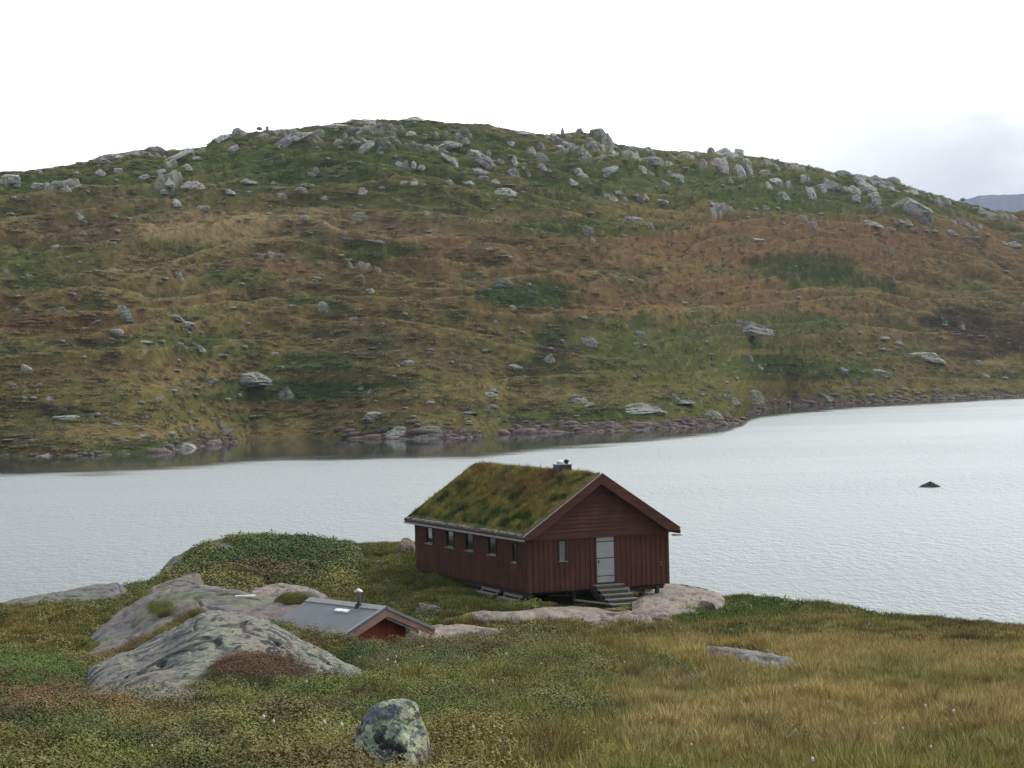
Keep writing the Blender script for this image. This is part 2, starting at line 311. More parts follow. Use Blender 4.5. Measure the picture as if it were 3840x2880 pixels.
ek=np.interp(AH,Ask,Esk); es=np.interp(AH,Ash,Esh); ds=WATER/es
dc=np.interp(AH,[-.42,-.23,-.05,.1,.23,.42],[500,540,620,720,860,1050])
ds_s=np.convolve(np.pad(ds,220,mode='edge'),np.hanning(441)/np.hanning(441).sum(),'valid'); zc=ek*dc; NH=520
S=np.linspace(0,1,NH)**1.0
g=S+.10*np.sin(math.pi*S)                      # swells gently, eases off to the crest
ds_m=np.convolve(np.pad(ds,140,mode='edge'),np.hanning(281)/np.hanning(281).sum(),'valid'); DH0=ds[None,:]+(ds_m-ds)[None,:]*sstep(0,.16,S)[:,None]; DH=mix(DH0+(dc[None,:]-DH0)*S[:,None],ds_s[None,:]+(dc-ds_s)[None,:]*S[:,None],sstep(.04,.5,S)[:,None]); zc_s=np.convolve(np.pad(zc,90,mode='edge'),np.hanning(181)/np.hanning(181).sum(),'valid'); ZH=WATER-.25+(zc_s-WATER+.25)[None,:]*g[:,None]+(zc-zc_s)[None,:]*(S[:,None]**7)
XH=AH[None,:]*DH
env=(np.sin(math.pi*np.clip(S,0,1))**.6)[:,None]
XS=AH[None,:]*(ds_s[None,:]+(dc-ds_s)[None,:]*S[:,None])
QH=S[:,None]*(dc-ds_s)[None,:]*1.05
big=fbm(XS/85,QH/75,2.,3)*5.5*env
tf=(fbm(XS/45,QH/17,5.,3)*3.4+fbm(XS/20,QH/9,25.,3)*1.5)*env
sm=(fbm(XS/9,QH/8,9.,3)*.7+np.abs(fbm(XS/3.2,QH/3.4,12.,3))*.45)*np.clip(env+.15,0,1)
rid=np.clip(1-np.abs(fbm(XS/70,QH/20,45.,3))*5,0,1)**1.5*3.2*env
RK=fbm(XS/13,QH/9,55.,4)+.35*fbm(XS/50,QH/30,58.,2)
topz=sstep(.62,.85,S)[:,None]
RKM=sstep(.20,.30,RK-.27*(1-topz)-.10*(1-sstep(.0,.5,S)[:,None]))*np.clip(env*3,0,1)
RKM=np.maximum(RKM,sstep(.12,.2,RK)*topz*sstep(.93,.97,S)[:,None])
crag=rid+RKM*(1.6+1.6*np.abs(fbm(XS/4,QH/3,59.,3)))+sstep(.68,.9,S)[:,None]*np.abs(fbm(XS/14,QH/12,15.,4))*5.*np.clip(env*1.4,0,1)
ZH=ZH+big+tf+sm+crag-.35*(1-env)
# keep terrain monotone enough at the shore
ZH[0]=WATER-.6
EH=ZH/DH
# raise nothing above the skyline except small roughness
rough=(fbm(AH*900,3.,0,3)*.0009)
lim=(ek+rough)[None,:]; over_=EH>lim; ZH=np.where(over_,lim*DH-(EH-lim)*DH*.05,ZH); EH=ZH/DH
# back of the hill
back=[]
for k,(dd,dz) in enumerate([(15,-1.5),(45,-8),(120,-30),(400,-90)]): back.append((dc+dd,ZH[-1]+dz))
DH=np.vstack([DH]+[x[0] for x in back]); ZH=np.vstack([ZH]+[x[1] for x in back]); XH=AH[None,:]*DH
SH=np.concatenate([S,[1]*4])[:,None]*np.ones_like(DH)
def hill_hit(u,v):
    a,e=ae(u,v); j=np.interp(a,AH,np.arange(len(AH))); j0=int(min(j,len(AH)-2)); t=j-j0
    col=EH[:,j0]*(1-t)+EH[:,j0+1]*t; D=DH[:NH,j0]*(1-t)+DH[:NH,j0+1]*t
    ok=np.where(col>=e)[0]
    if len(ok)==0: i=int(np.argmax(col)); return np.array([a*D[i],D[i],e*D[i]]),True
    i=max(ok[0],1); s=(e-col[i-1])/max(col[i]-col[i-1],1e-9); d=D[i-1]+(D[i]-D[i-1])*np.clip(s,0,1)
    return np.array([a*d,d,e*d]),False
HP=[(800,480,330,45,'straw',.45),(420,490,170,40,'straw',.6),(330,530,120,18,'green',.5),(1100,550,500,50,'russet',.4),(1700,520,450,60,'russet',.6),(2000,560,300,60,'russet',.5),(1400,640,400,40,'russet',.45),(1150,660,260,25,'rust',.30),
(1130,640,130,32,'dgreen',.95),(1740,575,120,30,'dgreen',.8),(1800,600,120,16,'dgreen',.7),(1260,490,200,22,'green',.7),(820,540,100,25,'green',.8),(500,600,90,25,'green',.7),(180,500,140,40,'brown',.5),(100,560,140,40,'green',.55),(60,610,100,20,'green',.7),
(400,430,500,25,'brown',.3),(1000,440,300,25,'green',.5),(1900,440,300,30,'green',.6),(1650,420,150,40,'green',.6),(600,360,200,30,'green',.7),(900,330,200,40,'green',.5),(1350,380,200,40,'green',.5),(700,430,300,20,'olive',.5),
(2080,690,90,32,'peat',.85),(2150,720,110,30,'peat',.7),(2110,765,80,14,'peat',.8),(2010,695,30,14,'peat',.8),(2180,750,50,15,'peat',.8),(1190,760,40,35,'peat',.65),(1150,800,70,22,'peat',.55),(1170,840,60,15,'brown',.7),(200,740,40,10,'peat',.7),(240,768,25,9,'peat',.8),(110,736,35,9,'peat',.5),
(60,875,60,7,'peat',.8),(150,885,60,6,'peat',.7),(200,890,70,4,'peat',.7),(1620,565,20,8,'peat',.6),(2110,528,25,7,'peat',.6),(2090,600,35,7,'peat',.6),(1580,470,60,8,'peat',.4),(1930,600,40,7,'peat',.6),
(560,840,200,25,'dgreen',.75),(720,845,150,18,'dgreen',.9),(680,785,100,22,'green',.8),(480,760,90,15,'green',.5),(1500,770,260,60,'green',.6),(1700,700,160,25,'green',.7),(1400,890,500,25,'green',.4),(1450,830,400,30,'olive',.6),(1750,800,200,25,'green',.6),
(200,700,260,30,'rust',.35),(300,800,300,25,'russet',.4),(350,840,160,15,'gold',.5),(800,880,300,15,'russet',.5),(1000,850,250,20,'gold',.5),(1900,720,60,12,'gold',.7),(1640,760,60,8,'gold',.7),(2150,790,30,16,'gold',.8),(2190,795,20,12,'gold',.6),(500,930,450,22,'gold',.55),(900,915,300,12,'gold',.4),(1950,830,300,14,'gold',.5),(2000,790,120,20,'russet',.5)]
CN=C; C=dict(C); C.update(dgreen=np.array((.031,.051,.018)),green=np.array((.055,.079,.024)),olive=np.array((.112,.102,.036)),russet=np.array((.148,.088,.048)),rust=np.array((.158,.080,.042)),gold=np.array((.185,.140,.062)),straw=np.array((.27,.205,.115)),brown=np.array((.095,.070,.050)))
def hill_col(X,D,Z,S,Q):
    u,v=proj(np.stack([X,D,Z],-1)); X=np.vstack([XS]+[XS[-1:]]*4); fx=u*2.1602; fy=v*2.1602
    n1=fbm(X/48,Q/34,1.,4); n2=fbm(X/17,Q/12,11.,4); n3=fbm(X/5.,Q/4.,21.,3); n4=fbm(X/32,Q/22,31.,3); n5=fbm(X/1.6,Q/1.6,61.,2)
    up=sstep(470,390,fy); mid=sstep(420,500,fy)*sstep(820,650,fy); lowr=sstep(700,850,fy)
    c=np.broadcast_to(C['olive']*.9,X.shape+(3,)).copy()
    def over(k,w):
        nonlocal c
        c=mix(c,C[k],np.clip(w,0,1)[...,None])
    over('green',up*.8); over('brown',up*sstep(.0,.4,n4)*.35)
    over('russet',mid*sstep(-.35,.2,n1)*.72); over('gold',(mid*.6+lowr*.7)*sstep(-.2,.3,n4)*.55)
    over('tan',mid*sstep(.0,.4,n2)*.4)
    over('green',sstep(.02,.35,n2-n1*.3-.06*mid)*.6); over('dgreen',sstep(.10,.38,n2+n1*.4-.06*mid)*.8)
    over('brown',sstep(.1,.4,fbm(X/20,Q/14,41.,3))*.45)
    over('dgreen',sstep(-.05,-.9,RELF+n3*.4)*.65); over('tan',sstep(.2,1.1,RELF+n3*.4)*.25)  # dark green in dips paints shade under ledges, tan lightens the rises
    for x,y,rx,ry,k,s in HP:
        q=((fx-x)/rx)**2+((fy-y)/ry)**2; q=q+n2*.9+n3*.6
        over(k,s*sstep(1.3,.5,q))
    over('dgreen',sstep(.1,.45,n3)*.35); over('straw',sstep(.22,.5,n5+n3*.3)*.28); over('dgreen',sstep(.2,.5,-n5+n3*.4)*.2)
    sh=sstep(.024,.006,S)                          # wave-washed stony rim
    rb=sh*sstep(-.2,.2,fbm(X/9,3.,2.,3)+.15)*(.15+.85*np.clip(sstep(330,370,fx)*sstep(510,480,fx)+sstep(740,780,fx)*sstep(1060,1030,fx)+sstep(1080,1120,fx),0,1))
    c=mix(c,np.array((.105,.078,.072))*(1+.6*n5[...,None]),rb[...,None])
    c=c*(1+.18*n3[...,None]+.1*n5[...,None]); return np.clip(c*.98,.006,.6)
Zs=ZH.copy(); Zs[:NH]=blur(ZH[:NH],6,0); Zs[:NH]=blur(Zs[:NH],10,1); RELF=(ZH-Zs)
QB=np.vstack([QH]+[QH[-1:]+q for q in (15,45,120,400)])
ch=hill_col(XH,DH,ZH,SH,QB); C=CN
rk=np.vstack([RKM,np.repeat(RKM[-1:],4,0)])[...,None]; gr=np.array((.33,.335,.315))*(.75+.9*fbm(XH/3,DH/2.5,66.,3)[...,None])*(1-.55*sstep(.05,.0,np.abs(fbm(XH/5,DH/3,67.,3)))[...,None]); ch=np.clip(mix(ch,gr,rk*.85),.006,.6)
mh,nt,bs=nmat('hill heath'); b=NB(nt); at=b.n('ShaderNodeAttribute',attribute_name='col'); nz=b.noise(b.pos(),.8,4,.7)
b.L.new(b.mixc(.6,at.outputs['Color'],b.mixc(b.ramp(nz,.3,.7),(.45,.45,.45),(1.2,1.2,1.15)),'MULTIPLY'),bs.inputs['Base Color']); bs.inputs['Roughness'].default_value=1; bs.inputs['Specular IOR Level'].default_value=0
b.bump(nz,1,.5,bs)
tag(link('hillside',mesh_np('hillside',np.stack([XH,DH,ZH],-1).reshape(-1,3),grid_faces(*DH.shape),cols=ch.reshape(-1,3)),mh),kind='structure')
# far mountain beyond the right shoulder; haze blue painted into its colour
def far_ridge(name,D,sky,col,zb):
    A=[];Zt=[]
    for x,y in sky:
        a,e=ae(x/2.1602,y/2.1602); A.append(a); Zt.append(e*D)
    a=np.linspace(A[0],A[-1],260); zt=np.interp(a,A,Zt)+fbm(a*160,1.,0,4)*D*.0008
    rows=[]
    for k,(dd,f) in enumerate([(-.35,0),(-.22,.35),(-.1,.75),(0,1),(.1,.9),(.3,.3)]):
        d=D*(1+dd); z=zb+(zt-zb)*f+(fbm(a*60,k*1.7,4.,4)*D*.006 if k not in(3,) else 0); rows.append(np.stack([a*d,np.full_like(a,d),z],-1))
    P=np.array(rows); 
    mt=plain(name+' haze-painted rock and heath',col,1.,0,.4,.01)
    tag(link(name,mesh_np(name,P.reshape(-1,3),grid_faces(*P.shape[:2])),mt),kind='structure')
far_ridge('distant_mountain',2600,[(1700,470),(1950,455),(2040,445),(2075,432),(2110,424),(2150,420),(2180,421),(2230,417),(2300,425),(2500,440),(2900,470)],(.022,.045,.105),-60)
# ---------------------------------------------------------------- lake
AW=np.concatenate([np.linspace(-1.2,-.3,30,endpoint=False),np.linspace(-.3,.3,420),np.linspace(.3,1.2,31)[1:]])
YW=np.concatenate([np.geomspace(40,900,420),[1500,3000,6000]])
XW=AW[None,:]*YW[:,None]; YWg=np.repeat(YW[:,None],len(AW),1)
dsw=np.interp(AW,AH,ds)[None,:]; du=proj(np.stack([XW,YWg,np.full_like(XW,WATER)],-1))
CALM=[(-900,80),(0,1022),(200,1016),(420,1004),(600,990),(900,985),(1020,983),(1200,966),(1400,950),(1560,932),(1604,918),(1618,906),(1650,899),(1700,893),(1850,880),(2212,860),(3300,830)]
Acl,Ecl=curve([(x,y) for x,y in CALM[1:]],0); dcl=WATER/np.interp(AW,Acl,Ecl)[None,:]
nzc=fbm(XW/14,YWg/9,3.,3)
calm=sstep(-26,12,(YWg-dcl)+nzc*16)
me=mesh_np('lake',np.stack([XW,YWg,np.full_like(XW,WATER)],-1).reshape(-1,3),grid_faces(*XW.shape),cols=np.repeat(calm.reshape(-1,1),3,1))
mw,nt,bs=nmat('lake water'); b=NB(nt); at=b.n('ShaderNodeAttribute',attribute_name='col'); inv=b.math('SUBTRACT',1.,at.outputs['Fac'])
p=b.pos(); w1=b.noise(b.mapping(p,scale=(1.5,.5,1)),2.3,3,.65); w2=b.noise(b.mapping(p,scale=(1.3,.5,1)),.95,4,.7)
hh=b.math('MULTIPLY',b.math('ADD',b.math('MULTIPLY',w1,.10),b.math('MULTIPLY',w2,.19)),b.math('ADD',b.math('MULTIPLY',inv,b.ramp(b.noise(b.mapping(b.pos(),scale=(.5,1.6,1),rot=(0,0,.25)),.012,3,.6),.35,.65,.7,1.35)),.03))
bp=b.n('ShaderNodeBump'); bp.inputs['Strength'].default_value=1.; bp.inputs['Distance'].default_value=1.; b.L.new(hh,bp.inputs['Height'])
gl=b.n('ShaderNodeBsdfGlossy'); gl.inputs['Color'].default_value=(.53,.555,.57,1); b.L.new(b.math('ADD',b.math('MULTIPLY',inv,.30),.05),gl.inputs['Roughness']); b.L.new(bp.outputs[0],gl.inputs['Normal'])
df_=b.n('ShaderNodeBsdfDiffuse'); df_.inputs['Color'].default_value=(.03,.04,.045,1)
b.L.new(b.mixc(inv,(.93,.95,.96),(.53,.56,.585)),gl.inputs['Color']); fr=b.n('ShaderNodeFresnel'); fr.inputs['IOR'].default_value=1.45; bp2=b.n('ShaderNodeBump'); bp2.inputs['Strength'].default_value=1.; bp2.inputs['Distance'].default_value=.55; b.L.new(hh,bp2.inputs['Height']); b.L.new(bp2.outputs[0],fr.inputs['Normal'])
mx=b.n('ShaderNodeMixShader'); b.L.new(fr.outputs[0],mx.inputs[0]); b.L.new(df_.outputs[0],mx.inputs[1]); b.L.new(gl.outputs[0],mx.inputs[2]); b.L.new(mx.outputs[0],nt.nodes['Material Output'].inputs['Surface']); nt.nodes.remove(bs)
tag(link('lake',me,mw),kind='structure')
# ---------------------------------------------------------------- loose rocks
def rock_mesh(seed,flat=.0,facet=9,sub=4):
    bm=bmesh.new(); bmesh.ops.create_icosphere(bm,subdivisions=sub,radius=1)
    V=np.array([v.co[:] for v in bm.verts]); Fc=np.array([[v.index for v in f.verts] for f in bm.faces]); bm.free()
    r=np.random.default_rng(seed); o=r.uniform(0,99,3)
    V=V*(1+.34*fbm(V[:,0]*.9+o[0],V[:,1]*.9+o[1],V[:,2]*.9+o[2],3))[:,None]
    for k in range(facet):
        n=r.normal(size=3); n[2]=abs(n[2])*.8+.1; n/=np.linalg.norm(n); d=r.uniform(.48,.85)
        ex=V@n-d; V=V-np.where(ex>0,ex*.97,0)[:,None]*n
    N=V/np.linalg.norm(V,axis=1)[:,None]
    V=V+N*(.10*fbm(V[:,0]*2.6+o[1],V[:,1]*2.6,V[:,2]*2.6+o[0],4)-.22*np.clip(np.abs(fbm(V[:,0]*1.5+o[2],V[:,1]*1.5,V[:,2]*2.5,2))*-6+.6,0,1))[:,None]
    lo=V.min(0);hi=V.max(0); V=(V-(lo+hi)/2)/((hi-lo)/2)
    V[:,2]=np.maximum(V[:,2],-.42+.05*fbm(V[:,0]*2,V[:,1]*2,1.,2))
    zz=np.clip(-V[:,2],0,.93); V[:,:2]*=(1/np.sqrt(1-zz**2)*.97)[:,None].clip(1,2.6)
    lo=V.min(0);hi=V.max(0); V=(V-(lo+hi)/2)/((hi-lo)/2)
    return mesh_np('boulder_shape',V,Fc,smooth=False)
RM=[rock_mesh(100+i,facet=(10 if i%3 else 17),sub=4) for i in range(14)]
hillrock=rock_mat('hill granite',(.42,.425,.42),(.12,.125,.13),(.36,.41,.32),(.42,.37,.36),.30,.6,.3,.5,0,.32)
lowrock_m=rock_mat('slope granite',(.29,.305,.285),(.10,.105,.10),(.25,.30,.22),(.29,.26,.25),.35,.7,.3,.5,0,.28)
shorerock=rock_mat('wave washed granite',(.185,.155,.145),(.06,.05,.05),(.20,.21,.17),(.20,.14,.13),.5,.25,.2,.55,0,.25)
nearrock=rock_mat('near granite',(.17,.17,.165),(.04,.042,.045),(.21,.225,.155),(.19,.16,.15),1.6,.5,.03,.6,.35,.1)
slabrock=rock_mat('trodden granite',(.24,.21,.185),(.10,.095,.09),(.20,.195,.175),(.25,.20,.175),.5,.4,.02,.4,0,.08)
domerock=rock_mat('bedrock granite',(.125,.13,.135),(.04,.045,.048),(.15,.165,.105),(.165,.13,.13),.32,.85,.05,.5,.15,.05,dth=.55)
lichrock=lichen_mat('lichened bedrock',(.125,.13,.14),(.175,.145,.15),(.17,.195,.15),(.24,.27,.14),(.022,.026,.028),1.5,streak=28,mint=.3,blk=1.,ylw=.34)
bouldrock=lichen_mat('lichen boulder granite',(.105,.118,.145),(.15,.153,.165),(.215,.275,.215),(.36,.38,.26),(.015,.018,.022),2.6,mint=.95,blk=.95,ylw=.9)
for mt in (RM): mt.materials.append(hillrock)
RMS=[]
RML=[]
for mx in RM:
    c=mx.copy(); c.materials.clear(); c.materials.append(lowrock_m); RML.append(c)
for mx in RM[:8]:
    c=mx.copy(); c.materials.clear(); c.materials.append(shorerock); RMS.append(c)
CR={'A':(0,106.67,6.381),'B':(320,106.67,6.381),'C':(640,106.67,5.76),'D':(0,253.33,7.32),'E':(253.33,253.33,7.32),'F':(506.67,253.33,8.295),'G':(757.33,253.33,8.295)}
RL={
'A':"60 455 120 50;85 490 80 30;250 412 50 25;235 505 80 40;420 520 60 35;630 415 80 40;745 408 65 38;985 275 160 45;720 315 130 34;1110 330 230 45 25;1240 330 70 30 20;1190 380 60 35;910 450 90 35 20;1010 415 80 28 20;740 470 35 20;745 510 40 15;1065 475 90 50;1240 495 140 45;1030 540 80 25;1550 470 160 35;1445 540 100 30;1585 547 35 22;1740 485 80 15;1770 522 95 22;1920 530 75 35;1965 500 95 20;1800 568 65 35;2080 580 50 25;1480 268 80 50 40;1620 258 30 18;1830 220 290 75 30;1910 195 110 50 10;1530 155 80 45;1655 140 40 25;1705 132 18 30;1400 205 130 50 30;2165 225 60 35;2175 262 45 20;2020 262 30 18;2010 405 60 40;1980 430 70 30;500 690 60 50;540 735 35 20;525 805 50 35;730 702 50 18;820 715 35 20;750 795 40 25;65 685 60 18;1110 610 90 45;1290 645 80 30;1710 685 50 18;1945 705 55 35;2190 835 45 30;85 580 40 22;170 578 30 15;685 355 45 25;2150 120 130 25;1600 885 60 20;730 850 70 12",
'B':"270 95 140 30;255 160 55 30;125 230 60 35;130 265 45 22;268 275 150 50 40;595 75 120 28;600 105 35 22;570 168 70 25;740 140 25 12;670 205 35 22;850 155 45 15;875 180 70 28;800 240 190 45 5;920 215 60 40;390 300 30 25;480 320 30 20;505 365 70 40;545 370 40 60;600 370 40 50;650 385 60 35;870 355 200 62 -45;1000 300 150 70 -15;1080 355 140 70 -35;1010 415 110 55;1035 455 70 30;1220 230 60 35 -30;1240 345 40 75;1080 300 40 60;1345 275 60 45;1415 250 50 55;1410 320 100 55;1415 380 55 40;1240 420 70 60 -50;1295 395 28 28;1325 425 40 30;1530 255 65 35 -15;1740 240 70 60;1550 155 28 50;1480 180 50 25;1280 165 150 30;1655 150 55 38;1775 165 95 60;1830 195 60 60;1590 190 60 25;1710 205 60 20;1680 330 70 30;1670 305 35 25;1805 320 45 30;1640 410 70 40;1600 475 80 40;1820 415 150 60 35;2055 395 70 45 -20;2105 420 50 28;2090 270 80 25;2120 305 50 25;2130 345 100 50;1885 265 35 22;1900 325 20 12;1665 515 30 15;1150 345 40 30;605 480 60 40;530 485 50 25;655 500 50 20;820 480 60 30;940 485 80 25;1110 475 60 25;745 510 35 14;270 538 80 45;200 550 80 10;1210 545 150 50 -8;1210 500 80 10;1295 547 35 18;1835 575 110 40;1940 590 50 30;2030 575 60 50;2165 600 100 25;1890 545 60 20;265 700 130 55;670 678 60 25;795 705 35 20;690 798 50 12;1210 600 40 14;1135 598 20 16;1610 605 30 15;1575 650 35 12;1970 718 170 38 -5;2110 760 70 50 -35;1705 790 95 70 -35;1440 820 20 15;1320 755 30 12;1940 825 40 18;170 832 90 25;350 848 150 30 -12;1065 908 90 16;1185 955 90 16;1580 945 30 12;135 950 40 20;850 970 30 12;20 578 60 20;260 632 40 18;1725 680 60 18;1100 655 35 14;850 625 20 14;2140 515 30 16;1940 515 35 15;2185 480 50 40 -35",
'C':"40 245 75 30;70 275 40 25;70 310 85 35;270 285 75 35;480 270 150 70;410 250 40 35;455 330 90 80;560 365 90 75;615 340 60 90;570 270 50 60;225 400 80 50 -40;165 380 50 30;145 440 80 25 -25;265 355 45 18;510 420 45 28;475 455 35 14;575 465 40 22;720 375 65 25;765 335 80 30 -25;725 315 60 25;785 430 90 60 -20;735 450 50 40;825 508 65 40;970 492 80 60;1090 450 140 50;1040 465 60 40;1250 425 90 70;1220 475 90 50;1310 470 90 70;1340 520 80 60;1230 525 70 35;1340 575 100 60;1350 410 80 35;1420 440 90 50 -20;1460 415 80 35 -20;1440 470 100 20 -10;1575 490 90 35 -25;1570 580 200 125 -25;1640 630 80 90;960 350 45 22 -20;1170 375 80 20;1180 470 40 30;710 580 60 25;790 588 40 18;660 590 50 16;400 550 60 25;440 565 40 30;110 545 85 25;20 520 60 30;615 638 45 16;815 660 45 22;930 640 60 35;995 670 50 45 -50;1040 620 45 18;1160 705 60 15 -25;655 765 100 20;60 690 60 35 -30;1340 670 110 30 -8;1530 665 70 30;1490 655 60 20;1560 705 70 20;1440 700 60 20;1290 665 60 25;1850 660 90 45;1800 655 40 25;1920 700 45 30;1790 720 80 30;1860 735 60 25;1930 745 60 22;1700 720 50 18;1650 715 30 14;2140 790 90 30;2080 785 60 18;2000 740 40 18;1800 545 30 20;1860 535 30 20;1440 835 40 25;1350 730 30 12;1995 665 20 14",
'D':"40 130 60 35;205 155 65 30;165 180 40 15;130 90 25 15;1200 185 80 18;1310 165 65 65;530 298 60 25;108 418 75 38;460 410 70 42;590 432 50 22;775 440 30 18;888 428 155 100;1280 460 140 35 -12;1370 518 110 40 -10;680 510 100 18 25;630 550 90 22;1470 580 40 18;1380 585 40 25;1310 660 60 30;1450 690 90 45;1790 688 50 28;1610 740 140 15;1050 645 120 20;190 843 110 65;60 755 35 20;100 970 70 35;290 965 60 30;1780 915 340 90 4;1540 930 90 50 25;1290 858 80 16;245 1058 60 25;360 1062 70 30;1035 1092 50 28;1150 1068 100 30 22;1430 1035 60 20;1750 1040 40 35;1660 1070 70 22;500 1205 200 40;665 1190 50 40;715 1180 50 30;830 1240 130 35;1390 1285 70 40;1620 1270 110 80;1550 1210 80 14;1835 1185 180 12;1035 1330 150 18;875 1368 140 45;60 1365 110 12;240 1368 160 25;1350 1420 280 75 -3;1610 1355 70 55;1540 1410 180 40;1180 1445 120 35;1490 1340 80 30;45 1480 100 25;160 1490 80 25;400 1482 330 40;545 1445 50 15;1700 400 60 20;1810 515 50 25",
'E':"460 182 70 22;860 278 60 42;515 385 80 70;1075 330 40 12;1110 445 45 25;735 478 70 25;945 518 40 14 -20;1120 202 24 14;270 390 35 30;480 632 35 18;155 668 35 16;575 640 40 14;925 663 18 14;880 695 80 14 -8;1300 708 55 18;150 735 70 25;1120 800 110 40;1060 830 30 25;1155 862 60 30;1030 900 40 18;1450 795 40 22;1615 660 35 35;1690 715 50 30;235 1025 130 95;85 990 60 28;790 945 90 22;855 1012 45 35;800 985 80 20;1220 1030 30 12;1055 1068 28 18;1285 1092 100 22;1110 1132 50 14;1750 990 100 40 -15;1720 1030 130 35 -8;1740 1115 100 25;905 1178 175 42;1560 1165 180 14;1170 1195 50 18;560 1258 90 40;650 1275 110 30;490 1308 70 12;1070 1305 210 80;1260 1300 220 80;860 1350 180 40;1430 1335 200 35;1500 1355 200 40;1600 1310 90 35;1150 1362 420 28;1770 505 60 35;1840 210 130 60;1890 395 80 35;1905 830 110 45;1655 140 50 14;1830 20 100 12",
'F':"185 262 50 35;370 460 40 18;640 537 65 30;780 540 65 40;1960 601 440 118 0;2150 560 110 50 -30;1730 578 60 14;680 735 130 75;1105 668 95 55;1060 745 70 30;1140 760 45 20;1645 615 30 25;1650 735 50 22;1690 835 60 18;1785 325 60 30;1475 415 70 22 -15;1540 487 60 14;2010 862 70 60;2080 935 85 40;1905 1042 40 35;350 870 110 70;360 790 50 20;455 725 40 25;130 655 50 25;2165 1005 30 20;1055 1025 50 22;1440 1030 30 10;600 1220 120 45;580 1185 90 30;660 1262 110 28 15;580 1350 60 16;1080 1285 420 90 3;1400 1228 300 22;1400 1190 65 45;1620 1175 50 28;2030 1180 170 90;1890 1225 110 60;1810 1180 80 35;250 1440 45 30;210 1420 60 40;770 1425 140 50;900 1420 130 50;620 1445 150 35;1200 1420 110 30;1340 1410 160 60;1490 1375 120 60;1620 1395 120 50;1740 1345 150 70 -35;1820 1340 120 40 -35;1900 1385 130 40 -25;1150 1445 200 40;330 1470 90 35;480 1440 100 35",
'G':"335 370 55 28;845 660 50 30;1020 700 130 20;1110 680 40 18;1160 730 130 50 -20;1030 797 80 22;1100 805 40 16;1400 845 290 65 -12;680 735 30 18;840 835 50 30;1690 610 60 35;1665 672 50 16;1760 682 50 14;1850 685 70 16;1530 537 28 22;1565 570 28 20;1550 595 60 25 -30;1895 435 30 20;2010 453 60 12;190 972 30 25;700 965 90 45;865 985 35 22;1020 985 160 50 -8;1130 960 40 25;1825 905 60 40;1880 1010 80 40;790 1060 65 45;665 1068 30 14;1220 1165 30 20;1470 1150 80 40;1970 1118 35 30;560 1190 120 60;340 1205 80 40;530 1175 50 20;790 1225 110 28;950 1175 40 25;250 1240 60 28;120 1205 70 30;380 1240 110 25;1100 1190 50 20;1170 1190 45 18;1510 1180 50 10;1700 1185 60 16;1780 1170 50 14;1330 1205 50 14"}
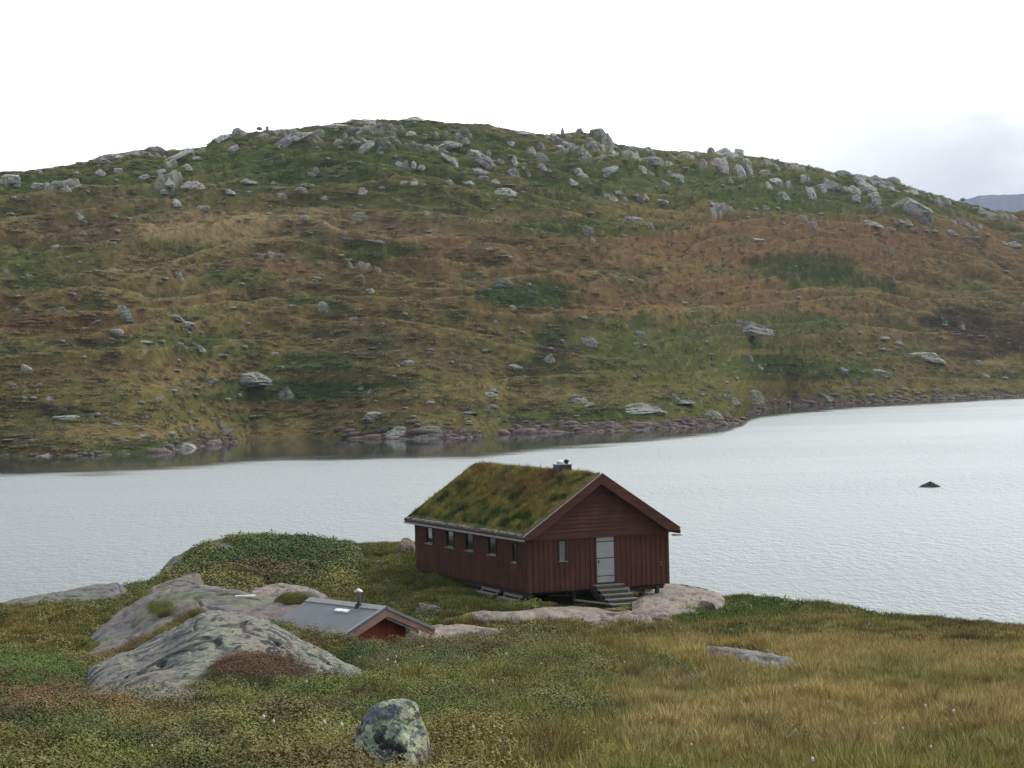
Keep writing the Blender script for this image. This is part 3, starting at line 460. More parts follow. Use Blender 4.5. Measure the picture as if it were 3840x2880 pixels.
# the rocks one can name: crop, x, y -> short name, full label
ANC=[('A',1830,220,'long sloping slab','long grey sloping rock slab below the upper left of the hill crest'),
('A',985,275,'low dome on the left skyline','low grey rock dome breaking the left skyline of the hill'),
('A',1110,330,'slanting left slab','slanting pale slab just under the left skyline, rising to the right'),
('A',1530,155,'rounded skyline knob','rounded rock knob on the skyline left of the summit'),
('A',1705,132,'small cairn-like stone','tiny upright stone on the skyline beside the rounded knob'),
('A',1065,475,'pale square boulder','pale square boulder under the left skyline above the straw-coloured patch'),
('A',1550,470,'flat pale slab','flat pale slab lying level below the long sloping slab'),
('B',268,275,'tilted tongue rock','tilted tongue-shaped pale rock standing alone below the summit'),
('B',595,75,'summit rock','flat rock forming the highest point of the hill'),
('B',870,355,'leaning crag slab','long slab leaning down to the right, left side of the central crag'),
('B',1000,300,'central crag','broad pale-green rock face at the heart of the central crag'),
('B',800,240,'wide ledge','wide pale ledge along the top of the central crag'),
('B',1410,320,'pale block','pale lichened block right of the central crag'),
('B',1550,155,'standing stone','narrow standing stone upright on the skyline'),
('B',1775,165,'pointed crest rock','pointed dark rock at the right end of the summit skyline'),
('B',1820,415,'lone slanting slab','lone slanting pale slab rising to the right below the pointed crest rock'),
('B',265,700,'grey hump','rounded grey hump in the green band left of centre, mid hill'),
('B',1970,718,'long flat rock','long flat pale rock on the mid slope right of centre'),
('B',270,538,'dark round boulder','dark round boulder on the terrace edge left of centre'),
('C',480,270,'crest crag','large pale crag on the right crest, topmost of its cluster'),
('C',560,365,'lower crag block','broad pale block low in the right crest cluster'),
('C',1570,580,'great boulder','great smooth grey-green boulder under the far right crest'),
('C',1310,470,'right crag','fissured grey crag left of the great boulder'),
('C',970,492,'pale egg boulder','pale egg-shaped boulder below the right crest'),
('D',888,428,'cube boulder','big cube-shaped grey boulder alone on the left slope'),
('D',190,843,'left rounded boulder','rounded pale boulder near the left edge of the lower slope'),
('D',1780,915,'long whaleback','long low whaleback slab in dark heath on the lower left slope'),
('D',1620,1270,'green shore boulder','round green-lichened boulder just above the left shore'),
('D',1350,1420,'left shore slab','dark-footed flat slab at the water edge on the left shore'),
('D',400,1482,'far left shore ledge','long dark ledge at the waterline by the left edge'),
('E',235,1025,'ball boulder','ball-shaped pale boulder below the long whaleback'),
('E',515,385,'small cube boulder','small squarish pale boulder mid slope left of centre'),
('E',1070,1305,'twin shore rock','left half of the twin domed rock on the middle shore'),
('E',1260,1300,'twin shore rock right half','right half of the twin domed rock on the middle shore, yellow-green lichen'),
('E',1840,210,'white-grey mound boulder','white-grey boulder on top of the dark green mound, mid hill'),
('F',1960,600,'big striped outcrop','big striped grey outcrop mid slope on the right'),
('F',680,735,'green oval boulder','green oval boulder in the middle of the lower slope'),
('F',1080,1285,'long shore face','long pale vertical rock face above the shore right of centre'),
('F',2030,1180,'blocky shore rock','blocky pale rock above the small inlet'),
('F',1740,1345,'leaning point slabs','leaning slab at the tip of the rocky point'),
('F',2010,862,'small pointed boulder','small pointed pale boulder on the lower right slope'),
('G',1400,845,'long curved slab','long curved pale slab on the lower slope at the far right'),
('G',560,1190,'grey shore heap','low grey rock heap at the right shore'),
('G',1160,730,'right hump','low green-grey hump above the long curved slab'),
('G',1690,610,'peat boulder','pale boulder in the dark peat at the far right')]
rocks=[]
for cr,txt in RL.items():
    ox,oy,sc=CR[cr]
    for t in txt.split(';'):
        q=[float(x) for x in t.split()]; q+= [0]*(5-len(q))
        rocks.append(dict(cr=cr,cx=q[0],cy=q[1],u=ox+q[0]/sc,v=oy+q[1]/sc,w=q[2]/sc,h=q[3]/sc,t=q[4]))
for r in rocks:
    r['anc']=None
    for a in ANC:
        if a[0]==r['cr'] and abs(a[1]-r['cx'])<2 and abs(a[2]-r['cy'])<2: r['anc']=a
    r['area']=r['w']*r['h']*(100 if r['anc'] else 1)
rocks.sort(key=lambda r:-r['area'])
rv=random.Random(5)
anchors=[r for r in rocks if r['anc']]
used={}
def rock_label(r):
    if r['anc']: return r['anc'][4]
    best=sorted(anchors,key=lambda a:(a['u']-r['u'])**2+(1.6*(a['v']-r['v']))**2)
    size='tiny' if r['w']*r['h']<22 else 'small' if r['w']*r['h']<60 else 'medium'
    ar=r['w']/r['h']; shp='slanting' if abs(r['t'])>14 else 'flat' if ar>3 else 'low' if ar>1.9 else 'rounded' if ar>.95 else 'upright'
    for a in best[:3]:
        dx=r['u']-a['u']; dy=(r['v']-a['v'])
        if abs(dx)>2.2*abs(dy): d='left of' if dx<0 else 'right of'
        elif abs(dy)>1.5*abs(dx): d='above' if dy<0 else 'below'
        else: d=('upper ' if dy<0 else 'lower ')+('left of' if dx<0 else 'right of')
        dist=math.hypot(dx,dy); far='close ' if dist<22 else '' if dist<55 else 'well '
        s=f"{size} {shp} rock {far}{d} the {a['anc'][3]}"
        if s not in used: used[s]=1; return s
    n=2; words_=['','','second','third','fourth','fifth','sixth','seventh','eighth']
    while True:
        s2=f"{words_[min(n,8)]} {s}"
        if s2 not in used or n>=8: used[s2]=1; return s2
        n+=1
def place_rock(r,me,name='boulder',single=True):
    bottom=r['v']+r['h']*.35
    P,sky=hill_hit(r['u'],bottom); D=P[1]
    onsky=hill_hit(r['u'],r['v']-r['h']*.4)[1]
    W=r['w']/FP*D/2*1.26; H=r['h']/FP*D/2*1.25
    dep=max(W*.55,H*.8)
    o=bpy.data.objects.new(name,me); COL.objects.link(o)
    vc=r['v']+r['h']*.14
    a0_=ae(r['u'],r['v'])[0]; e0_=float(np.interp(a0_,AH,EH.max(0))); vsk=float(proj(np.array([a0_*500,500,e0_*500]))[1]); vc=max(vc,vsk-r['h']*.28)
    c=unproj(r['u'],vc,D+dep*(.35 if sky else .6))
    o.location=c; t=math.radians(r['t'])
    M=Matrix.Rotation(-t,3,'Y')@Matrix.Diagonal((W,dep,H))@Matrix.Diagonal((rv.choice((-1,1)),1,1))
    # scales applied through location/rotation/scale only
    o.rotation_euler=(0,-t,0); o.scale=(W*rv.choice((-1,1)),dep,H*1.02)
    if r['t']:  # keep the drawn box roughly when tilted
        ct,st=abs(math.cos(t)),abs(math.sin(t)); 
        L=(r['w']**2+r['h']**2)**.5/FP*D/2; o.scale[0]=math.copysign(max(W,L*.92) if abs(r['t'])>14 else W,o.scale[0]); o.scale[2]=H*(.8 if abs(r['t'])>14 else 1.)
    return o
indiv=rocks[:292]; rest=rocks[292:]
for i,r in enumerate(indiv):
    f=r['v']*2.1602
    red= (r['cr'] in 'DEFG' and r['v']>hill_hit(r['u'],999)[0][1]*0+ (420 if r['u']<330 else 0)) and False
    dshore=float(np.interp(ae(r['u'],r['v'])[0],AH,ds)); D=hill_hit(r['u'],r['v']+r['h']*.35)[0][1]
    sh=D-dshore<7 and not r['anc'] and r['h']<9
    me=RMS[rv.randrange(len(RMS))] if sh else (RML if r['v']>205 else RM)[rv.randrange(len(RM))]
    if r['anc'] and r['anc'][3] in ('standing stone',): me=RM[1]
    nm='flat_rock' if r['w']/r['h']>3 else 'standing_stone' if r['h']>r['w']*1.5 else 'boulder'
    o=place_rock(r,me,nm); tag(o,rock_label(r),'rock','rocks scattered over the far hillside')
def merged(name,items,mat,label,cat=None,kind='stuff'):
    V=[];Fc=[];b0=0
    for V0,F0 in items: V.append(V0);Fc.append(F0+b0);b0+=len(V0)
    o=link(name,mesh_np(name,np.concatenate(V),np.concatenate(Fc)),mat); return tag(o,label,cat,None,kind)
def lowrock(seed):
    bm=bmesh.new(); bmesh.ops.create_icosphere(bm,subdivisions=2,radius=1)
    V=np.array([v.co[:] for v in bm.verts]); Fc=np.array([[v.index for v in f.verts] for f in bm.faces]); bm.free()
    return V*(1+.4*fbm(V[:,0]*1.2+seed,V[:,1]*1.2,V[:,2]*1.2,3))[:,None],Fc
LR=[lowrock(i*7.1) for i in range(8)]
items=[]
for r in rest:
    P,_=hill_hit(r['u'],r['v']+r['h']*.35); D=P[1]; V,Fc=LR[rv.randrange(8)]
    items.append((V*np.array([r['w'],r['w']*.8,r['h']])/FP*D/2+unproj(r['u'],r['v'],D),Fc))
cnt=0
while cnt<300:                                  # pebbles and stones too small and many to count
    u=rv.uniform(-60,1090); v=rv.uniform(125,465); P,sky=hill_hit(u,v)
    a,e=ae(u,v); D=P[1]; dshore=float(np.interp(a,AH,ds))
    if sky or D<dshore+1: continue
    z=fbm(P[0]/30,P[1]/40,77.,3); top=sstep(230,150,v)
    if rv.random()>.16+.9*max(z,0)+.45*top: continue
    s=rv.lognormvariate(-1.3,.5)*(1+.5*top); V,Fc=LR[rv.randrange(8)]
    items.append((V*np.array([s*rv.uniform(.8,1.6),s,s*rv.uniform(.35,.8)])+P+np.array([0,0,s*.15]),Fc)); cnt+=1
merged('scattered_stones',items,lowrock_m,'small pale stones strewn over the far hillside')
items=[]
for k in range(1500):                             # shore shingle
    u=rv.uniform(-80,1110); a=ae(u,430)[0]; d0=float(np.interp(a,AH,ds)); on=(.12 if u<155 else .6 if u<235 else .05 if u<345 else .8 if u<485 else .1 if u<510 else .8)
    if rv.random()>on or (250<u<350 and rv.random()<.8): continue
    d=d0+abs(rv.gauss(0,1.))*3.0-.6; s=rv.lognormvariate(-1.0,.5); V,Fc=LR[rv.randrange(8)]
    z=float(bil(ZH[:NH],np.arange(NH),AH,np.array(max(0,(d-d0)/max(1,float(np.interp(a,AH,dc))-d0))*(NH-1)),np.array(a)))
    items.append((V*np.array([s*rv.uniform(1,2.2),s,s*rv.uniform(.4,.8)])+np.array([a*d,d,max(z,WATER-.1)]),Fc))
merged('shore_stones',items,shorerock,'dark reddish stones along the far waterline')
bouldrock2=rock_mat('wet lake rock',(.06,.062,.065),(.02,.02,.022),(.09,.095,.075),(.07,.065,.065),2.,.3,.03)
# lone rock in the lake
def simple_rock(name,u,v,w,h,D,me,mat,label,dep=None,tilt=0,rz=0):
    mm=me.copy(); mm.materials.clear(); mm.materials.append(mat)
    o=bpy.data.objects.new(name,mm); COL.objects.link(o); o.location=unproj(u,v,D)
    W=w/FP*D/2;H=h/FP*D/2; o.scale=(W,dep or W*.8,H); o.rotation_euler=(0,math.radians(-tilt),rz); return tag(o,label,'rock')
vr=485; Dl=WATER/ae(929,487)[1]
simple_rock('boulder',929,486.5,25,10,Dl,RM[4],bouldrock2,'lone dark rock poking out of the bright lake on the right',tilt=4)
# ---------------------------------------------------------------- outcrops near the cabins
BLOCK=[]   # (u polyline arrays, top v, bottom v, depth range) used to keep plants off bare rock
def flushgrid(u,vb,vt):
    G=np.zeros((16,len(u),3)); q=np.arange(0,len(u),3)
    for i in range(16):
        A=np.array([near_hit(u[k],vb[k]+(vt[k]-vb[k])*i/15,14,112) for k in q])
        for c in range(3): G[i,:,c]=np.interp(np.arange(len(u)),q,A[:,c])
    G[:,:,1]-=.25
    return G
def outcrop(name,top,bot,dfront,dcrest,mat,label,amp=.12,fs=1.2,nu=150,nt_=70,round_=.75,back=1.,flush=False):
    """top and bot: outline points (x,y) in the full picture; dfront/dcrest: (left,right) distances or point lists"""
    top=np.array(top,float)/2.1602; bot=np.array(bot,float)/2.1602
    u=np.linspace(max(top[0,0],bot[0,0]),min(top[-1,0],bot[-1,0]),nu)
    vt=np.interp(u,top[:,0],top[:,1]); vb=np.interp(u,bot[:,0],bot[:,1])
    s=np.linspace(0,1,nu)
    df=np.interp(s,np.linspace(0,1,len(dfront)),dfront); dcr=np.interp(s,np.linspace(0,1,len(dcrest)),dcrest)
    q=np.arange(0,nu,5); dg=np.array([near_hit(u[k],vb[k])[1] for k in q])-.5; dg=np.interp(np.arange(nu),q,dg); dg=np.convolve(np.pad(dg,9,mode='edge'),np.ones(19)/19,'valid')
    df=np.minimum(df,dg)
    if flush:
        dt=np.array([near_hit(u[k],vt[k]+1)[1] for k in q])-.6; dt=np.interp(np.arange(nu),q,dt); dt=np.convolve(np.pad(dt,9,mode='edge'),np.ones(19)/19,'valid'); dcr=np.maximum(dt,df+1.2); df=dg; GR=flushgrid(u,vb,vt)
    T=np.concatenate([np.linspace(-.35,0,8,endpoint=False),np.linspace(0,1,nt_-22,endpoint=False),np.linspace(1,1.8,14)])
    P=np.zeros((len(T),nu,3))
    zc=np.array([ae(uu,vv)[1] for uu,vv in zip(u,vt)])*dcr; zb=np.array([ae(uu,vv)[1] for uu,vv in zip(u,vb)])*df
    aa=np.array([ae(uu,(x+y)/2)[0] for uu,x,y in zip(u,vt,vb)])
    kz=np.hanning(max(5,nu//18)|1); kz/=kz.sum(); hp=len(kz)//2
    zc,zb,df,dcr=[np.convolve(np.pad(q_,hp,mode='edge'),kz,'valid') for q_ in (zc,zb,df,dcr)]
    tipf=np.clip(np.minimum(s,1-s)*8,0,1)
    for i,t in enumerate(T):
        d=df+(dcr-df)*t
        if t<0: z=zb+t*.35*3.0*np.ones(nu)*.9
        elif t<=1:
            lin=zb+(zc-zb)*t; dome=zb+(zc-zb)*math.sin(t*math.pi/2)**.9
            z=lin*(1-round_)+dome*round_
        else: z=zc-((t-1)**2)*(2.6*np.maximum(zc-zb,.25))*back-(t-1)*.25
        P[i]=np.stack([aa*d,d,z],-1)
        if flush and 0<=t<=1:
            k=min(int(t*15),14); w=t*15-k; w=min(max(w,0),1); P[i]=GR[k]*(1-w)+GR[k+1]*w; P[i,:,2]+=.07+.16*math.sin(math.pi*t)*tipf
        elif flush:
            e=GR[0] if t<0 else GR[-1]; P[i]=e; P[i,:,1]+=(t if t<0 else t-1)*1.2; P[i,:,2]+=.07-(abs(t) if t<0 else t-1)*1.6
    tip=np.minimum(s,1-s)*14; tip=np.clip(tip,0,1)
    X,Y,Z=P[...,0],P[...,1],P[...,2]
    n=fbm(X*fs,Y*fs*.9,Z*fs*2.,5)*amp+amp*.6*np.abs(fbm(X*fs*.45+5,Y*fs*.45,Z*fs+3,2))-amp*2.*np.clip(.4-np.abs(fbm(X*fs*.35+Y*.25+9,Y*fs*.3-X*.2,Z*fs*1.2,2))*7,0,1)
    env=np.clip(T/.15,0,1)[:,None]*tip[None,:]
    P[...,2]+=n*env
    o=link(name,mesh_np(name,P.reshape(-1,3),grid_faces(len(T),nu)),mat); tag(o,label,'rock')
    BLOCK.append((u,vt,vb,float(df.min())-1,float(dcr.max())+1)); return P[(T>=0)&(T<=1)]
outcrop('rock_outcrop',[(345,1255),(352,1240),(375,1210),(410,1185),(450,1170),(500,1160),(535,1155),(560,1158)],[(345,1262),(365,1238),(385,1216),(410,1200),(440,1186),(470,1177),(500,1170),(535,1163),(560,1159)],(119,119),(119,121),domerock,'smooth grey rock flank on the left side of the bushy mound by the lake',.12,.9)
outcrop('rock_outcrop',[(0,1305),(60,1290),(130,1281),(180,1272),(225,1262),(250,1259),(272,1272),(285,1288)],[(0,1316),(60,1312),(120,1308),(200,1296),(250,1292),(285,1290)],(96,99),(101,104),domerock,'long low grey ledge on the lake brink at the far left',.15,1.)
outcrop('rock_outcrop',[(315,1290),(330,1268),(370,1252),(410,1243),(432,1242),(440,1262)],[(315,1292),(335,1290),(380,1282),(420,1276),(440,1272)],(90,90),(94,95),domerock,'pale green flat-topped outcrop below the bushy mound',.12,1.2)
outcrop('rock_outcrop',[(525,1290),(545,1272),(580,1266),(620,1265),(660,1270),(690,1282),(722,1298)],[(525,1296),(560,1300),(600,1302),(650,1304),(690,1306),(722,1304)],(84,84),(88,88),slabrock,'pale pinkish slab behind the small grey-roofed shed',.14,1.2,flush=True)
DOME=outcrop('rock_outcrop',[(150,1425),(168,1398),(200,1375),(250,1345),(290,1318),(330,1295),(370,1280),(410,1272),(432,1268),(470,1272),(520,1284),(580,1296),(640,1300),(700,1306)],
 [(150,1428),(200,1432),(260,1436),(330,1436),(420,1440),(500,1420),(600,1400),(700,1385)],(72,74,74,72,70),(84,86,85,82,79),domerock,'broad smooth grey bedrock dome left of the small shed',.22,.7,nu=220,nt_=110,round_=.55)
RIDGE=outcrop('rock_outcrop',[(130,1480),(160,1470),(185,1462),(240,1440),(300,1420),(350,1395),(400,1362),(440,1341),(480,1334),(530,1340),(560,1347),(600,1365),(640,1388),(690,1412),(730,1432),(780,1455),(835,1478)],
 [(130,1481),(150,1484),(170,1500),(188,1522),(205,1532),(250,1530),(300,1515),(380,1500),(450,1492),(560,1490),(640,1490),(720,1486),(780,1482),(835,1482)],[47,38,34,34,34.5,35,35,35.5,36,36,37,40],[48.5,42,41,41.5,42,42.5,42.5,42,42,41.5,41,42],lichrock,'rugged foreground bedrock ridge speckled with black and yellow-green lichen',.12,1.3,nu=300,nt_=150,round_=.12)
outcrop('rock_outcrop',[(1000,1328),(1040,1324),(1090,1326),(1130,1322),(1180,1314),(1240,1312),(1290,1316),(1320,1324),(1335,1330)],[(1000,1336),(1050,1342),(1110,1346),(1180,1346),(1250,1346),(1300,1340),(1335,1334)],(80,81),(85,87),slabrock,'pale pinkish bare slab in front of the turf-roofed cabin',.05,.9,flush=True)
outcrop('rock_outcrop',[(1365,1296),(1400,1280),(1440,1262),(1470,1264),(1510,1271),(1540,1279),(1558,1288),(1567,1300)],[(1365,1334),(1400,1336),(1440,1334),(1480,1326),(1520,1324),(1550,1316),(1567,1304)],(86,87,88),(94,99.5,97),slabrock,'large flat pinkish slab beside the cabin steps above the lake',.06,.7,nu=180,flush=True,round_=.3)
outcrop('rock_outcrop',[(1280,1335),(1320,1328),(1370,1322),(1410,1316),(1440,1318),(1455,1330)],[(1280,1338),(1320,1344),(1370,1350),(1420,1346),(1455,1336)],(81,82),(86,86),slabrock,'low grey rock shelf at the foot of the cabin steps',.1,1.3,flush=True)
outcrop('rock_outcrop',[(905,1360),(945,1352),(985,1352),(1030,1356),(1080,1364),(1115,1378)],[(905,1392),(950,1392),(1000,1390),(1060,1388),(1115,1382)],(75,77),(81,82),slabrock,'pale rounded slab right of the small shed',.12,1.2,flush=True)
outcrop('rock_outcrop',[(1505,1412),(1540,1406),(1590,1408),(1640,1414),(1690,1430),(1720,1440),(1745,1453)],[(1505,1416),(1540,1432),(1600,1446),(1660,1452),(1710,1455),(1745,1456)],(54,54),(60,58),nearrock,'long grey lichened slab in the tan grass on the right',.10,1.6,flush=True)
def nrock(u2,v2,w2,h2,label,me,mat=nearrock,tilt=0,sink=.12,rz=0,name='boulder',dep=None):
    u,v,w,h=[x/2.1602 for x in (u2,v2,w2,h2)]
    P=near_hit(u,v+h*.5); D=P[1]
    BLOCK.append((np.linspace(u-w/2,u+w/2,9),np.full(9,v-h/2),np.full(9,v+h/2-1.5),D-1,D+3))
    return simple_rock(name,u,v+h*sink,w,h*(1+2*sink),D+.2,me,mat,label,dep,tilt,rz)
nrock(925,1318,60,28,'grey rounded boulder in the grass between shed and cabin',RM[5],tilt=-5)
nrock(1298,1350,80,15,'low grey stone in the grass in front of the cabin slab',RM[2])
nrock(680,1250,26,22,'small blue-grey stone on the green bank below the mound',RM[3])
nrock(490,1190,70,22,'bare grey rock patch near the top of the bushy mound',RM[2],domerock)
nrock(545,1235,30,24,'dull stone half buried in the dark bushes of the mound',RM[6])
nrock(790,1212,40,12,'low pale stone on the bank left of the cabin',RM[7]); nrock(822,1214,34,10,'flat pale stone on the bank nearest the cabin corner',RM[9])
nrock(875,1178,60,34,'pinkish lakeside rock behind the far corner of the cabin',RM[1],slabrock)
nrock(1525,1310,52,30,'brown broken block at the edge of the pinkish slab',RM[10],slabrock,tilt=10)
nrock(222,1652,26,22,'small blue-grey stone at the bottom edge of the picture',RM[11])
nrock(1590,1390,18,8,'tiny grey stone by the dark tussock right of the cabin',RM[6])
nrock(1420,1337,70,20,'pale stone at the right foot of the cabin steps',RM[8],slabrock)
nrock(1735,1322,22,8,'tiny pale stone on the green brink above the lake',RM[12])
nrock(1500,1468,60,22,'grey stone sunk in dark heather in the foreground grass',RM[13])
nrock(200,1560,80,22,'pale lichened stone among russet bushes in the left foreground',RM[2],nearrock)
# foreground boulder: grown from an outline with a sharp upper right ridge
def fore_boulder():
    D0=21.3; s=D0/FP/2.1602
    outline=[(752,1700),(752,1640),(760,1590),(775,1555),(795,1528),(825,1518),(860,1517),(890,1524),(893,1545),(915,1590),(930,1625),(940,1660),(945,1700)]
    # cross-sections in depth: front face steep, a ridge from the top down to the right
    nu,nv=120,90; P=np.zeros((nv,nu,3))
    o=np.array(outline,float)/2.1602
    L=o[:7]; 
    for i in range(nv):
        t=i/(nv-1); vv=(1517+(1740-1517)*t)/2.1602
        xl=np.interp(vv,[1517/2.1602,1528/2.1602,1555/2.1602,1590/2.1602,1640/2.1602,1740/2.1602],[825/2.1602,797/2.1602,775/2.1602,762/2.1602,753/2.1602,748/2.1602])
        xr=np.interp(vv,[1517/2.1602,1524/2.1602,1545/2.1602,1590/2.1602,1625/2.1602,1660/2.1602,1740/2.1602],[866/2.1602,889/2.1602,898/2.1602,915/2.1602,928/2.1602,938/2.1602,950/2.1602])
        c=(xl+xr)/2; w=(xr-xl)/2*D0/FP*1.06
        ridge=mix(.25,.62,t)          # where the near edge sits across the section
        for j in range(nu):
            a=2*math.pi*j/nu; ca,sa=math.cos(a),math.sin(a)
            rx=mix(.15,.78,t); PX=[-1,-.72,rx-.12,rx+.06,1,.75,.1,-.7,-1]; PY=[.1,-.55,-1,-.98,.0,.7,1,.75,.1]
            q=(j/nu)*8; k0=int(q)%8; fr_=q-int(q); fr_=fr_*fr_*(3-2*fr_)*.4+fr_*.6
            dep=(.35+.35*t)*w/.42*.8; x=mix(PX[k0],PX[k0+1],fr_)*w; y=mix(PY[k0],PY[k0+1],fr_)*dep
            base=unproj(c,vv+9,D0); P[i,j]=base+np.array([x,y+.35+ (1-t)*.35,0])
    top=P[0].mean(0)+np.array([0,0,.01])
    V=P.reshape(-1,3); n=fbm(V[:,0]*2.2,V[:,1]*2.2,V[:,2]*2.2,5)*.05-np.clip(.3-np.abs(fbm(V[:,0]*1.6+4,V[:,1]*1.6,V[:,2]*2.2+8,2))*5,0,1)*.05
    ctr=V.mean(0); d=V-ctr; d[:,2]*=.3; d/=np.linalg.norm(d,axis=1)[:,None]; V=V+d*n[:,None]
    fs=[(i*nu+j,i*nu+(j+1)%nu,(i+1)*nu+(j+1)%nu,(i+1)*nu+j) for i in range(nv-1) for j in range(nu)]
    mb=MB(); mb.add(V,fs); mb.f.append(tuple(range(nu)))
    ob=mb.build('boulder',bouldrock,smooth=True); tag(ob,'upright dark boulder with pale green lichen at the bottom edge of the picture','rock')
    BLOCK.append((np.linspace(350,434,9),np.interp(np.linspace(350,434,9),o[:7][:,0].tolist()+[412,434],o[:7][:,1].tolist()+[706,760]),np.full(9,980),20.3,26.5))
fore_boulder()
# ---------------------------------------------------------------- cabin
redv=wood_mat('dark red boards',(.076,.030,.021),(.105,.042,.030)); redh=wood_mat('dark red weatherboard',(.078,.032,.025),(.105,.044,.035),False)
dkwood=plain('dark stained wood',(.035,.022,.02),.8,0,.3,5,(1,1,1)); greyw=plain('weathered grey wood',(.20,.19,.165),.85,0,.3,14,(1,1,1),.01)
palew=plain('weathered pale trim',(.27,.255,.25),.7,0,.2,10); white=plain('white painted door',(.32,.335,.33),.45,0,.08,2.5); tin=plain('galvanised sheet',(.42,.44,.46),.35,.7,.15,6)
black=plain('black metal',(.02,.02,.022),.5,.3); rubble=plain('foundation stone',(.30,.27,.22),.9,0,.3,4,(1,1,1),.02); under=plain('dark boarding',(.02,.014,.012),.9)
gm,nt,bs=nmat('window glass'); bs.inputs['Base Color'].default_value=(.012,.016,.016,1); bs.inputs['Roughness'].default_value=.04; bs.inputs['IOR'].default_value=1.5
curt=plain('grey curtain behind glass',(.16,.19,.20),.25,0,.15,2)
W,L,HT=6.40,13.0,2.22
hs=empty('cabin',tuple(P0),TH); tag(hs,'dark red timber cabin with a grass turf roof standing on the lake brink','cabin')
# walls: inner panel plus vertical battens
def vwall(name,fixed,axis,a0,a1,z0,z1,holes,out):
    mb=MB(); t=.03
    cuts=sorted(set([a0,a1]+[h[0] for h in holes]+[h[1] for h in holes]))
    def bx(p,q,za,zb,d0,d1):
        lo,hi=sorted((fixed+out*d0,fixed+out*d1))
        if axis=='x': mb.box(p,q,lo,hi,za,zb)
        else: mb.box(lo,hi,p,q,za,zb)
    for p,q in zip(cuts[:-1],cuts[1:]):
        hh=[h for h in holes if h[0]<=p+1e-6 and h[1]>=q-1e-6]
        if not hh: bx(p,q,z0,z1,-.12,0)
        else:
            if hh[0][2]>z0: bx(p,q,z0,hh[0][2],-.12,0)
            if hh[0][3]<z1: bx(p,q,hh[0][3],z1,-.12,0)
    x=a0+.06; r=random.Random(3)
    while x<a1-.05:
        w=.115; hh=[h for h in holes if h[0]-.03<x+w and h[1]+.03>x]
        zb=z0-.012*r.random()
        if not hh: bx(x,x+w,zb,z1-.002,.001,.024)
        else:
            if hh[0][2]>z0+.1: bx(x,x+w,zb,hh[0][2]-.05,.001,.024)
            if hh[0][3]<z1-.1: bx(x,x+w,hh[0][3]+.05,z1-.002,.001,.024)
        x+=.235
    return mb.build(name,redv,hs)
DX0,DX1,DZ0,DZ1=3.03,3.88,.21,2.20
front=vwall('wall',0,'x',0.13,W-.13,0,HT,[(1.31,1.69,1.24,2.10),(DX0,DX1,DZ0,DZ1+.02)],-1)
WY=[(10.66,11.56),(8.12,9.05),(5.86,6.76),(3.36,4.28),(1.2,1.72)]
WZ=[(1.31,2.06)]*4+[(1.16,1.98)]
side=vwall('wall',0,'y',0,L,0,HT,[(a,b_,z0,z1) for (a,b_),(z0,z1) in zip(WY,WZ)],-1)
MB().box(W-.12,W,0,L,0,HT).build('wall',redv,hs); MB().prism([(.13,0),(W-.13,0),(W-.13,HT-.05),(3.17,4.2),(.13,HT-.05)],L-.12,L).build('wall',redv,hs)
for cx,cy in ((-.03,-.03),(W-.09,-.03)):
    MB().box(cx,cx+.12,cy,cy+.12,-.02,HT).build('corner_board',redv,hs)
MB().box(.13,W-.13,.12,L-.12,-.08,0.).build('floor',under,hs)
# gable: lapped horizontal boards, slightly proud of the lower wall
AX=3.17; AZ=4.66; SLP=.676
mb=MB(); z=HT+.02; k=0
while z<AZ-.25:
    z1=min(z+.165,AZ-.2); xl=max(0,AX-(AZ-z)/SLP)+.02; xr=min(W,AX+(AZ-z)/SLP)-.02; xl2=max(0,AX-(AZ-z1)/SLP)+.02; xr2=min(W,AX+(AZ-z1)/SLP)-.02
    mb.add([(xl,-.10,z),(xr,-.10,z),(xr2,-.055,z1),(xl2,-.055,z1),(xl,.0,z),(xr,.0,z),(xr2,.0,z1),(xl2,.0,z1)],[(0,1,2,3),(7,6,5,4),(0,4,5,1),(3,2,6,7),(0,3,7,4),(1,5,6,2)]); z=z1
mb.build('gable',redh,hs)
MB().box(.0,W,-.115,-.02,HT-.10,HT+.018).build('belt_board',redh,hs)
# roof: two sloping decks, turf on top
OV=.45; RY0,RY1=-OV,L+.22
def deck(sgn,ztop,thick,y0,y1,x_end):
    # section from ridge to eave
    xr=AX; xe=x_end; ze=ztop-abs(xe-xr)*SLP
    return [(xr,ztop),(xe,ze),(xe,ze-thick),(xr,ztop-thick)]
XL,XR=-.40,6.78
roof=MB().prism(deck(-1,AZ,.10,0,0,XL),RY0,RY1).prism(deck(1,AZ,.10,0,0,XR),RY0,RY1).build('roof',dkwood,hs)
mtf,nt,bs=nmat('turf'); b=NB(nt); o_=b.obj(); n1=b.noise(o_,1.1,5,.65); n2=b.noise(o_,4.,5,.7); n3=b.noise(b.mapping(o_,loc=(9,2,5)),.6,3)
sx=b.n('ShaderNodeSeparateXYZ'); b.L.new(o_,sx.inputs[0]); hz=b.ramp(sx.outputs[2],2.6,4.4)
c=b.mixc(b.ramp(n1,.38,.62),(.035,.060,.016),(.16,.125,.045)); c=b.mixc(b.math('MULTIPLY',hz,.6),c,(.15,.085,.045)); c=b.mixc(b.ramp(n2,.52,.68,0,.7),c,(.03,.045,.015))
b.L.new(c,bs.inputs['Base Color']); bs.inputs['Roughness'].default_value=1; b.bump(n2,1,.08,bs)
